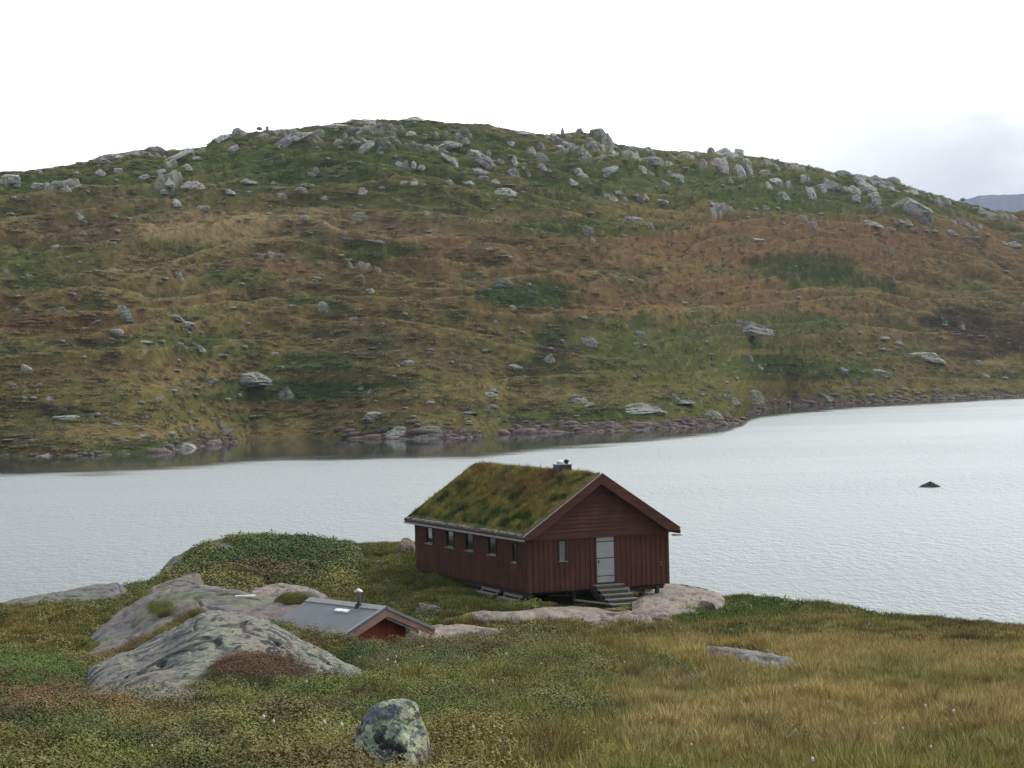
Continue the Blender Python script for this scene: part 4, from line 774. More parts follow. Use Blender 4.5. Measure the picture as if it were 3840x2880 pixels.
def turf(sgn,xe):
    nx,ny=70,220; t=np.linspace(0,1,nx)[:,None]; y=np.linspace(RY0+.07,RY1-.05,ny)[None,:]
    x=AX+(xe-AX)*t+0*y; Y=y+0*t; z=AZ-np.abs(x-AX)*SLP
    n=.14+.11*fbm(x/.8,Y/.9,2.+sgn,4)+.07*np.abs(fbm(x/.28,Y/.3,6.,3))
    n*=np.clip(np.minimum(t*14+.9,(1-t)*10),0,1)*np.clip(np.minimum((Y-RY0)*5,(RY1-Y)*1.3),.15,1)
    if sgn>0: n=n*np.clip(.35+.65*(Y-RY0)/1.2,.35,1)
    P=np.stack([x,Y,z+n],-1)
    return P
Pt=turf(-1,XL+.16); Pt2=turf(1,XR-.12)
tL=link('turf',mesh_np('turf',Pt.reshape(-1,3),grid_faces(*Pt.shape[:2])),mtf,roof); tL['label']='green and rust turf slope facing the viewer'; tR=link('turf',mesh_np('turf',Pt2.reshape(-1,3),grid_faces(*Pt2.shape[:2])),mtf,roof)
# barge boards on the front and back gables
def barge(y0,y1,xe,top=.10,drop=.30,name='bargeboard'):
    s_=1 if xe>AX else -1
    ze=AZ-abs(xe-AX)*SLP
    return MB().prism([(AX,AZ+top),(xe,ze+top),(xe,ze+top-.06),(xe-s_*.12,ze+top-.14),(xe-s_*.55,ze+.55*SLP-drop),(AX,AZ-drop)],y0,y1)
barge(RY0-.03,RY0,XL-.02).build('bargeboard',redh,hs); barge(RY0-.031,RY0+.001,XR-.02,.15,.34).build('bargeboard',redh,hs)
barge(RY1,RY1+.03,XL-.02).build('bargeboard',dkwood,hs); barge(RY1,RY1+.031,XR+.02).build('bargeboard',dkwood,hs)
MB().prism([(AX,AZ+.125),(XL-.04,AZ-(AX-XL)*SLP+.10),(XL-.04,AZ-(AX-XL)*SLP+.08),(AX,AZ+.102)],RY0-.06,RY0+.06).build('verge_strip',plain('weathered verge board',(.20,.155,.145),.8),hs)
# soffit under the right front overhang, eave trim
ze=AZ-(AX-XL)*SLP
MB().box(XL-.05,XL+.02,RY0-.02,RY1,ze-.11,ze-.04).build('gutter',palew,hs)
MB().box(XL+.0,XL+.07,RY0,RY1,ze-.035,ze+.05).build('turf_log',dkwood,hs)
zr=AZ-(XR-AX)*SLP; MB().box(XR-.07,XR,RY0,RY1,zr-.1,zr+.06).build('turf_log',dkwood,hs); MB().box(XR-.28,XR+.05,RY0-.02,RY0+.30,zr-.20,zr-.15).build('gutter',palew,hs)
mb=MB(); r=random.Random(8); y=RY0+.2
while y<RY1-.3:
    l=r.uniform(.18,.6); 
    if r.random()<.72: mb.bar((XL+.13,y,ze+.115+r.uniform(-.01,.02)),(XL+.13+r.uniform(-.03,.03),y+l,ze+.12+r.uniform(-.015,.02)),.12,.08)
    y+=l+r.uniform(.02,.25)
tag(mb.build('edge_stones',rubble,roof),kind='stuff')
# windows
def window(parent,axis,a0,a1,z0,z1,glassmat,fixed=0.):
    m1=MB(); d0,d1=-.045,.05
    def bx(m,p,q,za,zb,e0,e1):
        if axis=='x': m.box(p,q,fixed+e0,fixed+e1,za,zb)
        else: m.box(fixed+e0,fixed+e1,p,q,za,zb)
    w=.045
    bx(m1,a0,a0+w,z0,z1,d0,d1); bx(m1,a1-w,a1,z0,z1,d0,d1); bx(m1,a0+w,a1-w,z1-w,z1,d0,d1); bx(m1,a0+w,a1-w,z0,z0+w,d0,d1)
    f=m1.build('window',dkwood,parent); g=MB(); bx(g,a0+w,a1-w,z0+w,z1-w,.02,.026); g.build('pane',glassmat,f)
    s=MB(); bx(s,a0-.02,a1+.02,z0-.05,z0-.02,-.09,-.046); s.build('sill',palew,f)
    s=MB(); bx(s,a0+(a1-a0)*(.0 if axis=='y' else .1),a0+(a1-a0)*.62,z0+.0,z0+.05,-.07,-.047); s.build('sill_block',palew,f)
    return f
pane_reflection=plain('painted pane reflection',(.36,.40,.42),.5,0,.1,3)  # pale boxes paint a white sky reflection onto two panes
for i,((a,b_),(z0,z1)) in enumerate(zip(WY,WZ)):
    f=window(hs,'y',a,b_,z0,z1,gm)
    if i<2: MB().box(.008,.016,a+.08,b_-.30,z0+(.24 if i==0 else .52),z1-.05).build('pane_reflection',pane_reflection,f)
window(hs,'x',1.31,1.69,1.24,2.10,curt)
dr=MB().box(DX0+.02,DX1-.02,-.02,.02,DZ0+.02,DZ1).build('door',white,hs); dr['label']='white painted door with three dark cross bands'
for zb in (.50,1.24,1.93): MB().box(DX0+.02,DX1-.02,-.027,-.0205,zb-.018,zb+.018).build('door_band',black,dr)
mb=MB(); mb.box(DX0-.06,DX0+.018,-.04,.05,DZ0,DZ1+.05).box(DX1-.018,DX1+.06,-.04,.05,DZ0,DZ1+.05).box(DX0+.018,DX1-.018,-.04,.05,DZ1+.002,DZ1+.05).build('door_frame',dkwood,dr)
MB().box(DX0+.09,DX0+.12,-.06,-.022,1.05,1.16).build('handle',black,dr)
for zz in (.78,.9): MB().box(6.02,6.06,-.05,-.028,zz,zz+.05).build('hook',palew,hs)
# chimney
chm=MB().box(AX-.30,AX+.30,3.1,3.7,4.2,5.02).build('chimney',plain('chimney slate cladding',(.025,.026,.03),.6,0,.4,7),hs)
MB().box(AX-.33,AX+.33,3.07,3.73,5.022,5.055).build('chimney_plate',tin,chm)
MB().lathe(AX-.10,3.4,[(.16,5.056),(.16,5.15),(.12,5.20),(.02,5.23)]).build('chimney_cap',plain('white enamel',(.75,.75,.75),.4),chm,smooth=True)
MB().lathe(AX+.17,3.35,[(.08,5.056),(.08,5.12),(.11,5.13),(.11,5.21),(.04,5.25)]).build('chimney_cowl',black,chm,smooth=True)
MB().bar((AX-.5,4.6,4.5),(AX-.47,4.6,5.05),.015,.015).bar((AX-.45,2.5,4.55),(AX-.47,2.48,4.9),.012,.012).build('wire',dkwood,hs)
# posts and braces under the raised floor
for (px,py,h) in [(.1,.15,-.66),(.1,2.7,-.6),(2.1,.3,-.65),(5.9,.12,-.62),(5.9,1.5,-.6),(5.55,.9,-.58),(3.0,3.,-.7),(5.9,5.,-.8),(.15,5.2,-.5)]:
    MB().box(px-.07,px+.07,py-.07,py+.07,h-.12,-.082).build('post',dkwood,hs)
MB().bar((4.75,.5,-.14),(5.75,.6,-.5),.05,.08).build('brace',greyw,hs)
MB().box(4.6,6.2,.1,.22,-.2,-.081).build('beam',under,hs); MB().box(.2,6.2,3.4,3.6,-.9,-.081).build('beam',under,hs); MB().box(.05,.2,.3,12.6,-.24,-.081).build('beam',under,hs)
MB().box(4.28,4.5,-.12,.2,-.62,-.03).build('pillar',rubble,hs)
# steps
mb=MB()
st=empty('porch_steps',tuple(P0+LX*3.42+LY*(-.02)+np.array([0,0,-.6])),TH); tag(st,'weathered grey wooden steps of five treads leading up to the white door','steps')
NS=5
for i in range(NS):
    y=-.14-i*.36; z=.60+.17-i*.165; MB().box(-.66,.66+.03*i,y-.34,y,z-.05,z).build('tread',greyw,st)
    MB().box(-.60,.60+.03*i,y-.30,y-.27,z-.165,z-.053).build('riser',plain('shaded grey board',(.10,.095,.085),.9),st)
for x in (-.70,.70): MB().bar((x,-.05,.62),(x,-1.85,-.16),.05,.24).build('stringer',dkwood,st)
def worldpt(x,y,z): return tuple(P0+LX*x+LY*y+np.array([0,0,z]))
# benches under the long wall
def bench(y0,y1,z,label):
    e=empty('plank_bench',worldpt(-.42,y0,z-.42),TH); tag(e,label,'bench','plank benches along the cabin wall'); l=y1-y0
    MB().box(-.22,.02,0,l,.30,.345).build('seat',greyw,e)
    MB().box(.10,.15,0,l,.40,.50).build('backrest',greyw,e)
    MB().box(-.25,-.222,.02,l-.02,.16,.29).build('apron',greyw,e)
    for q in (.12,l-.2): MB().box(-.20,-.1,q,q+.07,0,.298).build('leg',greyw,e); MB().box(.03,.098,q,q+.07,0,.46).build('leg',greyw,e)
bench(.15,2.0,-.20,'grey plank bench under the long wall, nearest the cabin corner'); bench(2.45,4.4,-.16,'grey plank bench under the long wall, farther from the cabin corner')
def ground_obj(name,zx,zy,build,label,cat,rz,dz=.05):
    P=near_hit(386.67+zx/6.381,448+zy/6.381); e=tuple(P+np.array([0,0,dz])); o=build; o.location=e; o.rotation_euler=(0,math.radians(3),rz); return tag(o,label,cat)
ground_obj('plank',1325,1012,MB().box(-.9,.9,-.1,.1,0,.05).build('plank',greyw),'grey weathered plank lying left of the porch steps','plank',math.radians(-35),.15)
ground_obj('plank',1430,1052,MB().box(-.4,.4,-.07,.07,0,.05).build('plank',plain('brown old board',(.10,.06,.04),.9)),'short brown board on the slab below the porch steps','plank',math.radians(-10),.08)
ground_obj('plank',1100,962,MB().box(-.5,.5,-.05,.05,0,.04).build('plank',palew),'pale strip of wood under the cabin front','plank',math.radians(20),.12)
# ---------------------------------------------------------------- small shed in the dip
PA=unproj(387,607,66.); T2=math.radians(40.)    # gable axis turned 50 deg from the line of view
GX=np.array([math.cos(T2),math.sin(T2),0]); GY=np.array([-math.sin(T2),math.cos(T2),0])
def onplane(u,v,n,off=0.):
    d=ray(u,v); t=((PA+n*off)@n)/(d@n); q=d*t-PA; return q@GX,q@GY,q[2]
lE=onplane(339,638.5,GY); rE=onplane(435,628,GY); rid=onplane(310.5,599.4,GX)
sl=-lE[2]/-lE[0]*-1; sl=lE[2]/lE[0]     # slope dz/dx on the left (x negative, z negative -> positive)
sr=-rE[2]/rE[0]; RL_=rid[1]
sd=empty('shed',tuple(PA),T2); tag(sd,'small shed with dark grey felt roof half hidden behind the heathery ridge','shed')
felt=plain('grey roofing felt',(.115,.125,.145),.75,0,.12,1.6); felt2=plain('dark roof edging felt',(.20,.21,.22),.7,0,.12,4); brownw=wood_mat('brown trim board',(.21,.13,.10),(.29,.19,.155),False,.6); redw=wood_mat('rust red panel',(.17,.038,.018),(.24,.058,.028))
xl,xr=lE[0]-.15,rE[0]; y1=RL_
rf=MB().prism([(0,0),(xl,xl*sl),(xl,xl*sl-.07),(0,-.07)],0,y1).prism([(0,0),(0,-.07),(xr,-xr*sr-.07),(xr,-xr*sr)],0,y1).build('roof',felt,sd)
MB().prism([(0,.035),(-.22,-.22*sl+.03),(-.22,-.22*sl+.002),(0,.004),(.22,-.22*sr+.002),(.22,-.22*sr+.03)],-.01,y1+.01).build('ridge_strip',felt2,rf)
MB().prism([(-.23,-.23*sl+.028),(xl,xl*sl+.028),(xl,xl*sl+.002),(-.23,-.23*sl+.002)],-.02,.10).build('edge_strip',felt2,rf)
MB().prism([(.0,.02),(xr,-xr*sr+.02),(xr,-xr*sr-.075),(0,-.075)],-.022,-.001).build('edge_strip',felt2,rf)
bd=.22
MB().prism([(0,-.071),(xl,xl*sl-.071),(xl,xl*sl-.071-bd*.8),(xl+.12,xl*sl-.071-bd*.8),(0,-.071-bd)],.01,.045).build('bargeboard',brownw,sd)
MB().prism([(.0,-.076),(xr,-xr*sr-.076),(xr,-xr*sr-.076-bd*.45),(xr-.12,-xr*sr-.07-bd*.6),(0,-.071-bd)],.011,.046).build('bargeboard',brownw,sd)
inner=plain('purple grey painted trim',(.17,.16,.21),.7)
MB().prism([(0,-.29),(xr-.75,-(xr-.75)*sr-.29),(xr-.75,-(xr-.75)*sr-.36),(0,-.36)],.05,.09).build('soffit_trim',inner,sd)
wl,wr=xl+.35,xr-.78
MB().prism([(0,-.08),(wl,wl*sl-.08),(wl,-2.6),(wr,-2.6),(wr,-wr*sr-.08)],.45,.55).build('wall',redw,sd)
MB().box(wl,wl+.1,.551,y1-.3,-2.6,wl*sl-.09).build('wall',redw,sd); MB().box(wr-.1,wr,.551,y1-.3,-2.6,-wr*sr-.09).build('wall',redw,sd)
MB().prism([(0,-.08),(wl+.11,wl*sl-.02),(wl+.11,-2.6),(wr-.11,-2.6),(wr-.11,-wr*sr-.08)],y1-.4,y1-.31).build('wall',redw,sd)
cyy=onplane(362,603.7,GX)[1]
fl=MB().lathe(-.12,cyy,[(.06,-.2),(.06,.36),(.13,.37),(.14,.40),(.08,.45),(.012,.49)]).build('flue_pipe',tin,rf,smooth=True)
MB().lathe(-.12,cyy,[(.16,-.12),(.10,.03)]).build('flue_collar',black,fl)
vv=onplane(351,606.2,GX); MB().prism([(-.42,-.42*sl+.05),(-.54,-.54*sl+.05),(-.54,-.54*sl+.01),(-.42,-.42*sl+.01)],vv[1]-.55,vv[1]+.15).build('roof_vent',plain('white plastic',(.8,.8,.8),.4),rf)
nrock(895,1378,40,26,'pale stone at the right corner of the small shed',RM[5],slabrock,tilt=-20)
bb=unproj(245.5,600.2,79.); wb=MB().box(-.35,.35,-.08,.08,0,.06).build('board',plain('white board',(.8,.8,.8),.5)); wb.location=tuple(bb+np.array([0,0,.12])); tag(wb,'small white board lying on top of the grey bedrock dome','board')
# ---------------------------------------------------------------- plants
def leafmat(name,rough=.8,trans=.0,var=.3):
    mt,nt,bs=nmat(name); b=NB(nt); at=b.n('ShaderNodeAttribute',attribute_name='col',attribute_type='INSTANCER'); oi=b.n('ShaderNodeNewGeometry').outputs['Random Per Island']
    c=b.mixc(1.,at.outputs['Color'],b.mixc(oi,(1-var,)*3,(1+var,1+var*.95,1+var*.7)),'MULTIPLY'); b.L.new(c,bs.inputs['Base Color']); bs.inputs['Roughness'].default_value=rough; bs.inputs['Specular IOR Level'].default_value=.15
    return mt
gmat=leafmat('grass blades',.8,0,.4); lmat=leafmat('shrub leaves',.7,0,.18)
def tuft(seed,n=26,h=.34,spread=.16,w=.011,lean=.5):
    r=np.random.default_rng(seed); V=[];Fc=[]
    for i in range(n):
        a=r.uniform(0,6.28); rr=spread*math.sqrt(r.random()); bx,by=rr*math.cos(a),rr*math.sin(a); hh=h*r.uniform(.45,1.1); l=lean*r.uniform(.2,1)*hh; da=a+r.normal(0,.8)
        dx,dy=math.cos(da)*l,math.sin(da)*l; wa=r.uniform(0,3.14); wx,wy=math.cos(wa)*w/2,math.sin(wa)*w/2; b0=len(V)
        V+=[(bx-wx,by-wy,-.05),(bx+wx,by+wy,-.05),(bx+dx*.35-wx*.8,by+dy*.35-wy*.8,hh*.6),(bx+dx*.35+wx*.8,by+dy*.35+wy*.8,hh*.6),(bx+dx,by+dy,hh)]
        Fc+=[(b0,b0+1,b0+3,b0+2),(b0+2,b0+3,b0+4,b0+4)]
    me=bpy.data.meshes.new('grass_tuft'); me.from_pydata(V,[],[f[:3] if f[2]==f[3] else f for f in Fc]); return me
def shrub(seed,n=380,rad=.26,h=.22,leaf=.014):
    r=np.random.default_rng(seed); V=[];Fc=[]
    for i in range(n):
        a=r.uniform(0,6.28); rr=math.sqrt(r.random()); z=h*(1-rr**2)*r.uniform(.35,1.08)+r.uniform(0,.03); c=np.array([rr*rad*math.cos(a),rr*rad*math.sin(a),z])
        n_=np.array([math.cos(a)*rr*.8,math.sin(a)*rr*.8,1.])+r.normal(0,.45,3); n_/=np.linalg.norm(n_); t=np.cross(n_,r.normal(size=3)); t/=np.linalg.norm(t); q=np.cross(n_,t); s=leaf*r.uniform(.6,1.25); b0=len(V)
        V+=[c-t*s,c+q*s*.5,c+t*s,c-q*s*.5]; Fc.append((b0,b0+1,b0+2,b0+3))
    for i in range(10):
        a=r.uniform(0,6.28); rr=rad*.7*r.random(); b0=len(V); V+=[(0,0,-.04),(.012,0,-.04),(rr*math.cos(a),rr*math.sin(a),h*.8)]; Fc.append((b0,b0+1,b0+2))
    me=bpy.data.meshes.new('shrub_clump'); me.from_pydata([tuple(map(float,v)) for v in V],[],Fc); return me
def protos(name,meshes,mat):
    c=bpy.data.collections.new(name)
    for i,me in enumerate(meshes):
        me.materials.append(mat); o=bpy.data.objects.new(name+'_%02d'%i,me); c.objects.link(o)
    return c
cg=protos('tuft_kit',[tuft(1),tuft(2,34,.42,.2),tuft(3,22,.26,.22,.013,.9),tuft(4,30,.5,.12,.009,.35)],gmat)
cs=protos('clump_kit',[shrub(11),shrub(12,430,.3,.3),shrub(13,320,.24,.16,.012),shrub(14,420,.36,.24,.016)],lmat)
cf=protos('sward_kit',[tuft(21,40,.34,.45,.03,.6),tuft(22,50,.28,.5,.035,.9),tuft(23,36,.45,.35,.028,.5)],gmat)
ch_=protos('heather_kit',[shrub(31,190,.5,.34,.055),shrub(32,220,.6,.42,.06),shrub(33,160,.45,.26,.05)],lmat)
chf=protos('hill_kit',[shrub(41,110,1.0,.30,.16),shrub(42,130,1.2,.34,.17),shrub(43,90,.8,.26,.15)],lmat)
def scatter(name,coll,pts,cols,scl,idx,label,parent=None,kind='stuff',rots=None,cat=None):
    n=len(pts); me=bpy.data.meshes.new(name); me.vertices.add(n); me.vertices.foreach_set('co',np.asarray(pts,np.float32).ravel())
    a=me.attributes.new('col','FLOAT_COLOR','POINT'); c=np.ones((n,4),np.float32); c[:,:3]=cols; a.data.foreach_set('color',c.ravel())
    a=me.attributes.new('scl','FLOAT_VECTOR','POINT'); s=np.asarray(scl,np.float32); s=s if s.ndim==2 else np.repeat(s[:,None],3,1); a.data.foreach_set('vector',s.ravel())
    r=np.zeros((n,3),np.float32); r[:,2]=RNG.uniform(0,6.28,n); 
    if rots is not None: r=np.asarray(rots,np.float32)
    a=me.attributes.new('rot','FLOAT_VECTOR','POINT'); a.data.foreach_set('vector',r.ravel())
    a=me.attributes.new('idx','INT','POINT'); a.data.foreach_set('value',np.asarray(idx,np.int32))
    o=link(name,me,None,parent); ng=bpy.data.node_groups.new(name,'GeometryNodeTree'); ng.interface.new_socket('Geometry',in_out='INPUT',socket_type='NodeSocketGeometry'); ng.interface.new_socket('Geometry',in_out='OUTPUT',socket_type='NodeSocketGeometry')
    N=ng.nodes; Lk=ng.links; gi=N.new('NodeGroupInput'); go=N.new('NodeGroupOutput'); ip=N.new('GeometryNodeInstanceOnPoints'); ci=N.new('GeometryNodeCollectionInfo'); ci.inputs['Collection'].default_value=coll; ci.inputs['Separate Children'].default_value=True
    def attr(nm,dt):
        x=N.new('GeometryNodeInputNamedAttribute'); x.data_type=dt; x.inputs['Name'].default_value=nm; return x.outputs['Attribute']
    mp=N.new('GeometryNodeMeshToPoints')
    Lk.new(gi.outputs[0],mp.inputs[0]); Lk.new(mp.outputs[0],ip.inputs['Points']); Lk.new(ci.outputs[0],ip.inputs['Instance']); ip.inputs['Pick Instance'].default_value=True
    Lk.new(attr('idx','INT'),ip.inputs['Instance Index']); Lk.new(attr('scl','FLOAT_VECTOR'),ip.inputs['Scale'])
    e2=N.new('FunctionNodeEulerToRotation'); Lk.new(attr('rot','FLOAT_VECTOR'),e2.inputs[0]); Lk.new(e2.outputs[0],ip.inputs['Rotation']); Lk.new(ip.outputs[0],go.inputs[0])
    md=o.modifiers.new('plants','NODES'); md.node_group=ng; o['label']=label; o['kind']=kind
    if cat: o['category']=cat
    return o
def blocked(u,v,D):
    bad=np.zeros(len(u),bool)
    for ub,vt,vb,d0,d1 in BLOCK:
        t=np.interp(u,ub,vt); bt=np.interp(u,ub,vb); bad|=(u>ub[0])&(u<ub[-1])&(v>t-3)&(v<bt-1)&(D>d0)&(D<d1+6)
    return bad
def house_block(X,Y):
    a,b_=local(X,Y); bad=(a>-.55)&(a<W+.1)&(b_>-.4)&(b_<L+.1)
    bad|=(a>2.4)&(a<4.4)&(b_>-2.3)&(b_<0)
    dx,dy=X-PA[0],Y-PA[1]; p=dx*GX[0]+dy*GX[1]; q=dx*GY[0]+dy*GY[1]
    return bad|((p>xl+.2)&(p<xr-.5)&(q>.3)&(q<y1))
def sample(n,d0,d1,al=.27,pw=1.):
    D=(RNG.uniform(d0**(1+pw),d1**(1+pw),n))**(1/(1+pw)); a=RNG.uniform(-al,al,n); X=a*D; Z=near_z(X,D); 
    col,u,v=near_col(X,D,Z); ok=(Z>WATER+.25)&~blocked(u,v,D)&~house_block(X,D)&(u>-60)&(u<1090)
    return X[ok],D[ok],Z[ok],col[ok],u[ok],v[ok]
def lum(c): return c@np.array([.3,.6,.1])
def isgrass(col,X,Y):   # straw / tan places carry grass, dark or red ones carry shrubs
    w=(col[:,0]*.9+col[:,1]*.5-.125)/.10; u,_=proj(np.stack([X,Y,-8+0*X],-1)); w=w+fbm(X/.9,Y/1.2,91.,3)*.9+np.clip((u*2.16-1000)/700,-.8,.6); return w
# foreground grass
X,D,Z,col,u,v=sample(150000,17,60)
g=isgrass(col,X,D)>RNG.uniform(-.35,1.0,len(X)); s=RNG.uniform(.55,1.15,len(X))*(1+.25*sstep(30,60,D))*(.85+.7*np.clip(fbm(X/.7,D/.9,95.,2),-.4,.5))
colg=np.clip(mix(col*1.7,C['straw'],(.05+.25*RNG.random(len(X)))[:,None]*sstep(500,1400,u*2.16)[:,None]*sstep(.95,1.3,col[:,0]/col[:,1])[:,None])*RNG.uniform(.65,1.35,len(X))[:,None],0,.6)
k=g; scatter('meadow_grass',cg,np.stack([X,D,Z],1)[k],colg[k],np.stack([s,s,s*RNG.uniform(.4,.8,len(s))],1)[k]*.9,RNG.integers(0,4,k.sum()),'long tawny grass covering the foreground')
k=~g; k2=k&(RNG.random(len(k))<.5)
cols_=col*1.45*RNG.uniform(.6,1.4,len(X))[:,None]; scatter('heather_scrub',cs,np.stack([X,D,Z-.02],1)[k2],np.clip(cols_[k2],0,.5),(RNG.uniform(.6,1.2,len(X))*(1+.2*sstep(30,60,D))*(1+.8*np.clip(fbm(X/.9,D/1.2,97.,2),-.4,.6)))[k2],RNG.integers(0,4,k2.sum()),'low leafy bilberry and willow scrub in the foreground')
# middle terrace
X,D,Z,col,u,v=sample(150000,56,128)
g=isgrass(col,X,D)+.75*(u<500)*(v<690)*~((u>165)&(u<360)&(v<600))>RNG.uniform(-.6,.9,len(X)); s=RNG.uniform(.5,1.1,len(X)); sc3=np.stack([s,s,s*RNG.uniform(.45,.9,len(s))],1)
bare=((u>525)&(u<735)&(v>575)&(v<612)); sc3[bare,2]*=.35
scatter('terrace_grass',cf,np.stack([X,D,Z],1)[g],np.clip(col[g]*1.3*RNG.uniform(.7,1.3,g.sum())[:,None],0,.5),sc3[g]*.8,RNG.integers(0,3,g.sum()),'yellow green grass over the lakeside terrace')
k=~g&(RNG.random(len(g))<.55); ss=RNG.uniform(.5,1.15,len(X))*(1+.5*((u>165)&(u<350)&(v<600)&(D>95)))
scatter('terrace_scrub',ch_,np.stack([X,D,Z-.03],1)[k],np.clip(col[k]*1.35*RNG.uniform(.65,1.35,k.sum())[:,None],0,.5),ss[k]*.8,RNG.integers(0,3,k.sum()),'dark green dwarf shrubs on the terrace and mound')
# russet bushes on the front ridge rock and plants in its hollows
pts=[];cc=[];sc_=[]
RP=np.concatenate([RIDGE.reshape(-1,3)]); RU,RV=proj(RP)
def patch(x,y,rx,ry,D,n,key,s=1.,jit=.25):
    for i in range(n):
        a=RNG.uniform(0,6.28); r=math.sqrt(RNG.random()); uu=(x+rx*r*math.cos(a))/2.1602; vv=(y+ry*r*math.sin(a))/2.1602
        q=(RU-uu)**2+(RV-vv)**2; k=int(q.argmin()); pts.append(RP[k]-np.array([0,0,.04])); cc.append(C[key]*RNG.uniform(.6,1.4)); sc_.append(s*RNG.uniform(.6,1.2))
patch(555,1450,75,30,39.5,110,'russet',.9); patch(570,1455,95,30,39,90,'brown',.9); patch(600,1475,120,16,39,60,'rust',.7); patch(560,1470,110,22,39,110,'dgreen',.8); patch(520,1485,120,10,39,60,'olive',.8); patch(520,1450,60,28,39.5,120,'russet',.7); patch(640,1470,90,12,38,90,'russet',.7)
HN=len(pts); RP=np.concatenate([DOME.reshape(-1,3)]); RU,RV=proj(RP)
patch(348,1316,26,12,0,70,'olive',1.); RX=[160,185,240,300,350,400,440]; RYY=[1470,1462,1440,1420,1395,1362,1341]
for xx in range(200,430,6): patch(xx,float(np.interp(xx,RX,RYY))-24,9,8,0,7,['russet','brown','olive','gold'][(xx//6)%4],1.); patch(640,1292,30,8,0,40,'olive',.9)
RP=RIDGE.reshape(-1,3); RU,RV=proj(RP); patch(560,1480,80,14,38.3,100,'dgreen',.7)
for q in range(260):
    t=RNG.random(); x=mix(585,765,t); y=mix(1352,1388,t)+RNG.uniform(2,26); P=near_hit(x/2.1602,y/2.1602+6,30,60)
    if 44<P[1]<58: pts.append(P); cc.append(C[['olive','green','brown','gold'][q%4]]*RNG.uniform(.8,1.4)); sc_.append(RNG.uniform(.9,1.6))
scatter('rock_scrub',cs,np.array(pts),np.array(cc),np.array(sc_),RNG.integers(0,4,len(pts)),'russet bilberry bushes growing over the foreground rock ridge')
# turf roof plants
def turf_pts(P,n,par,name,lab):
    nx,ny=P.shape[:2]; i=RNG.uniform(2,nx-4,n); j=RNG.uniform(1,ny-2,n); p=P[i.astype(int),j.astype(int)]+RNG.uniform(-.04,.04,(n,3)); hz=sstep(2.6,4.5,p[:,2]); n1=fbm(p[:,0]/.7,p[:,1]/1.,5.,3); n2=fbm(p[:,0]/1.8,p[:,1]/2.5,15.,2)
    c=mix(C['dgreen'],C['green']*1.25,sstep(-.3,.2,n1)[:,None]); c=mix(c,C['gold']*.9,(sstep(-.2,.3,n1+hz*.25)*.8)[:,None]); c=mix(c,C['russet'],(hz*sstep(-.2,.4,n2)*.55)[:,None]); c=c*1.65*(1+.9*np.clip(fbm(p[:,0]/.35,p[:,1]/.4,8.,2),-.6,.6))[:,None]*RNG.uniform(.6,1.4,n)[:,None]
    s=RNG.uniform(.3,.65,n)*np.clip((p[:,1]-RY0)/.8,.25,1)
    scatter(name,cg,p-np.array([0,0,.03]),np.clip(c,0,.5),np.stack([s*1.2,s*1.2,s*.8],1),RNG.integers(0,4,n),lab,par)
turf_pts(Pt,9000,tL,'turf_grass','rough grass and moss on the cabin roof'); turf_pts(Pt2,4500,tR,'turf_grass','rough grass and moss on the lake side of the cabin roof')
# hillside heath cover
n=60000; j=RNG.uniform(0,len(AH)-1,n); i=RNG.uniform(2,NH-3,n); a=np.interp(j,np.arange(len(AH)),AH); i0=i.astype(int); j0=j.astype(int)
D=DH[i0,j0]; Zh=ZH[i0,j0]; X=AH[j0]*D; c=ch[i0,j0]; keep=(np.abs(a)<.27)&(i/NH>.012); n5=fbm(X/6,D/9,71.,3); keep&=(RNG.random(n)<.35+1.4*np.clip(n5,0,1))
sc_=RNG.uniform(.5,1.3,n)
scatter('hill_heath',chf,np.stack([X,D,Zh-.1],1)[keep],np.clip(c[keep]*1.08*RNG.uniform(.78,1.22,keep.sum())[:,None],0,.5),np.stack([sc_,sc_,sc_*.8],1)[keep],RNG.integers(0,3,keep.sum()),'heath and dwarf shrubs covering the far hillside')
# cotton grass heads
cw=plain('cotton down',(.6,.59,.54),.9,0,.4,60); stem=plain('cotton stem',(.10,.11,.04),.8)
def cotton():
    mb=MB(); mb.lathe(0,0,[(.004,0),(.003,.55)],5); n0=len(mb.f)
    mb.lathe(0,0,[(.008,.54),(.030,.548),(.040,.575),(.032,.60),(.010,.615)],9)
    me=bpy.data.meshes.new('cotton_grass'); me.from_pydata(mb.v,[],mb.f); me.materials.append(stem); me.materials.append(cw)
    for p in me.polygons: p.material_index=1 if p.index>=n0 else 0; p.use_smooth=True
    return me
cme=cotton()
CG=[(843,1450),(862,1436),(858,1457),(905,1447),(900,1414),(918,1413),(942,1417),(1098,1433),(1168,1446),(886,1330),(1010,1432),(598,1608),(700,1613),(518,1562),(570,1606),(1018,1613),(1262,1612),(1172,1447),(2160,1432),(2060,1578),(1992,1560),(2010,1650),(1725,1505),(1760,1698),(1890,1590),(1950,1602),(2180,1460),(1500,1640),(320,1650),(660,1500),(780,1430),(1060,1500),(1350,1440),(1800,1620),(1650,1560),(2100,1500),(1408,1580),(745,1625)]
for q,(x,y) in enumerate(CG):
    P=near_hit(x/2.1602,y/2.1602+9)
    if P[1]>60: continue
    o=bpy.data.objects.new('cotton_grass',cme); COL.objects.link(o); s=rv.uniform(.6,1.1)
    o.location=P; o.scale=(s*.42,s*.42,s*.6); o.rotation_euler=(rv.uniform(-.15,.15),rv.uniform(-.15,.15),rv.uniform(0,6)); tag(o,'single white cotton grass head on a thin stem in the foreground grass','plant','cotton grass heads dotted over the foreground')
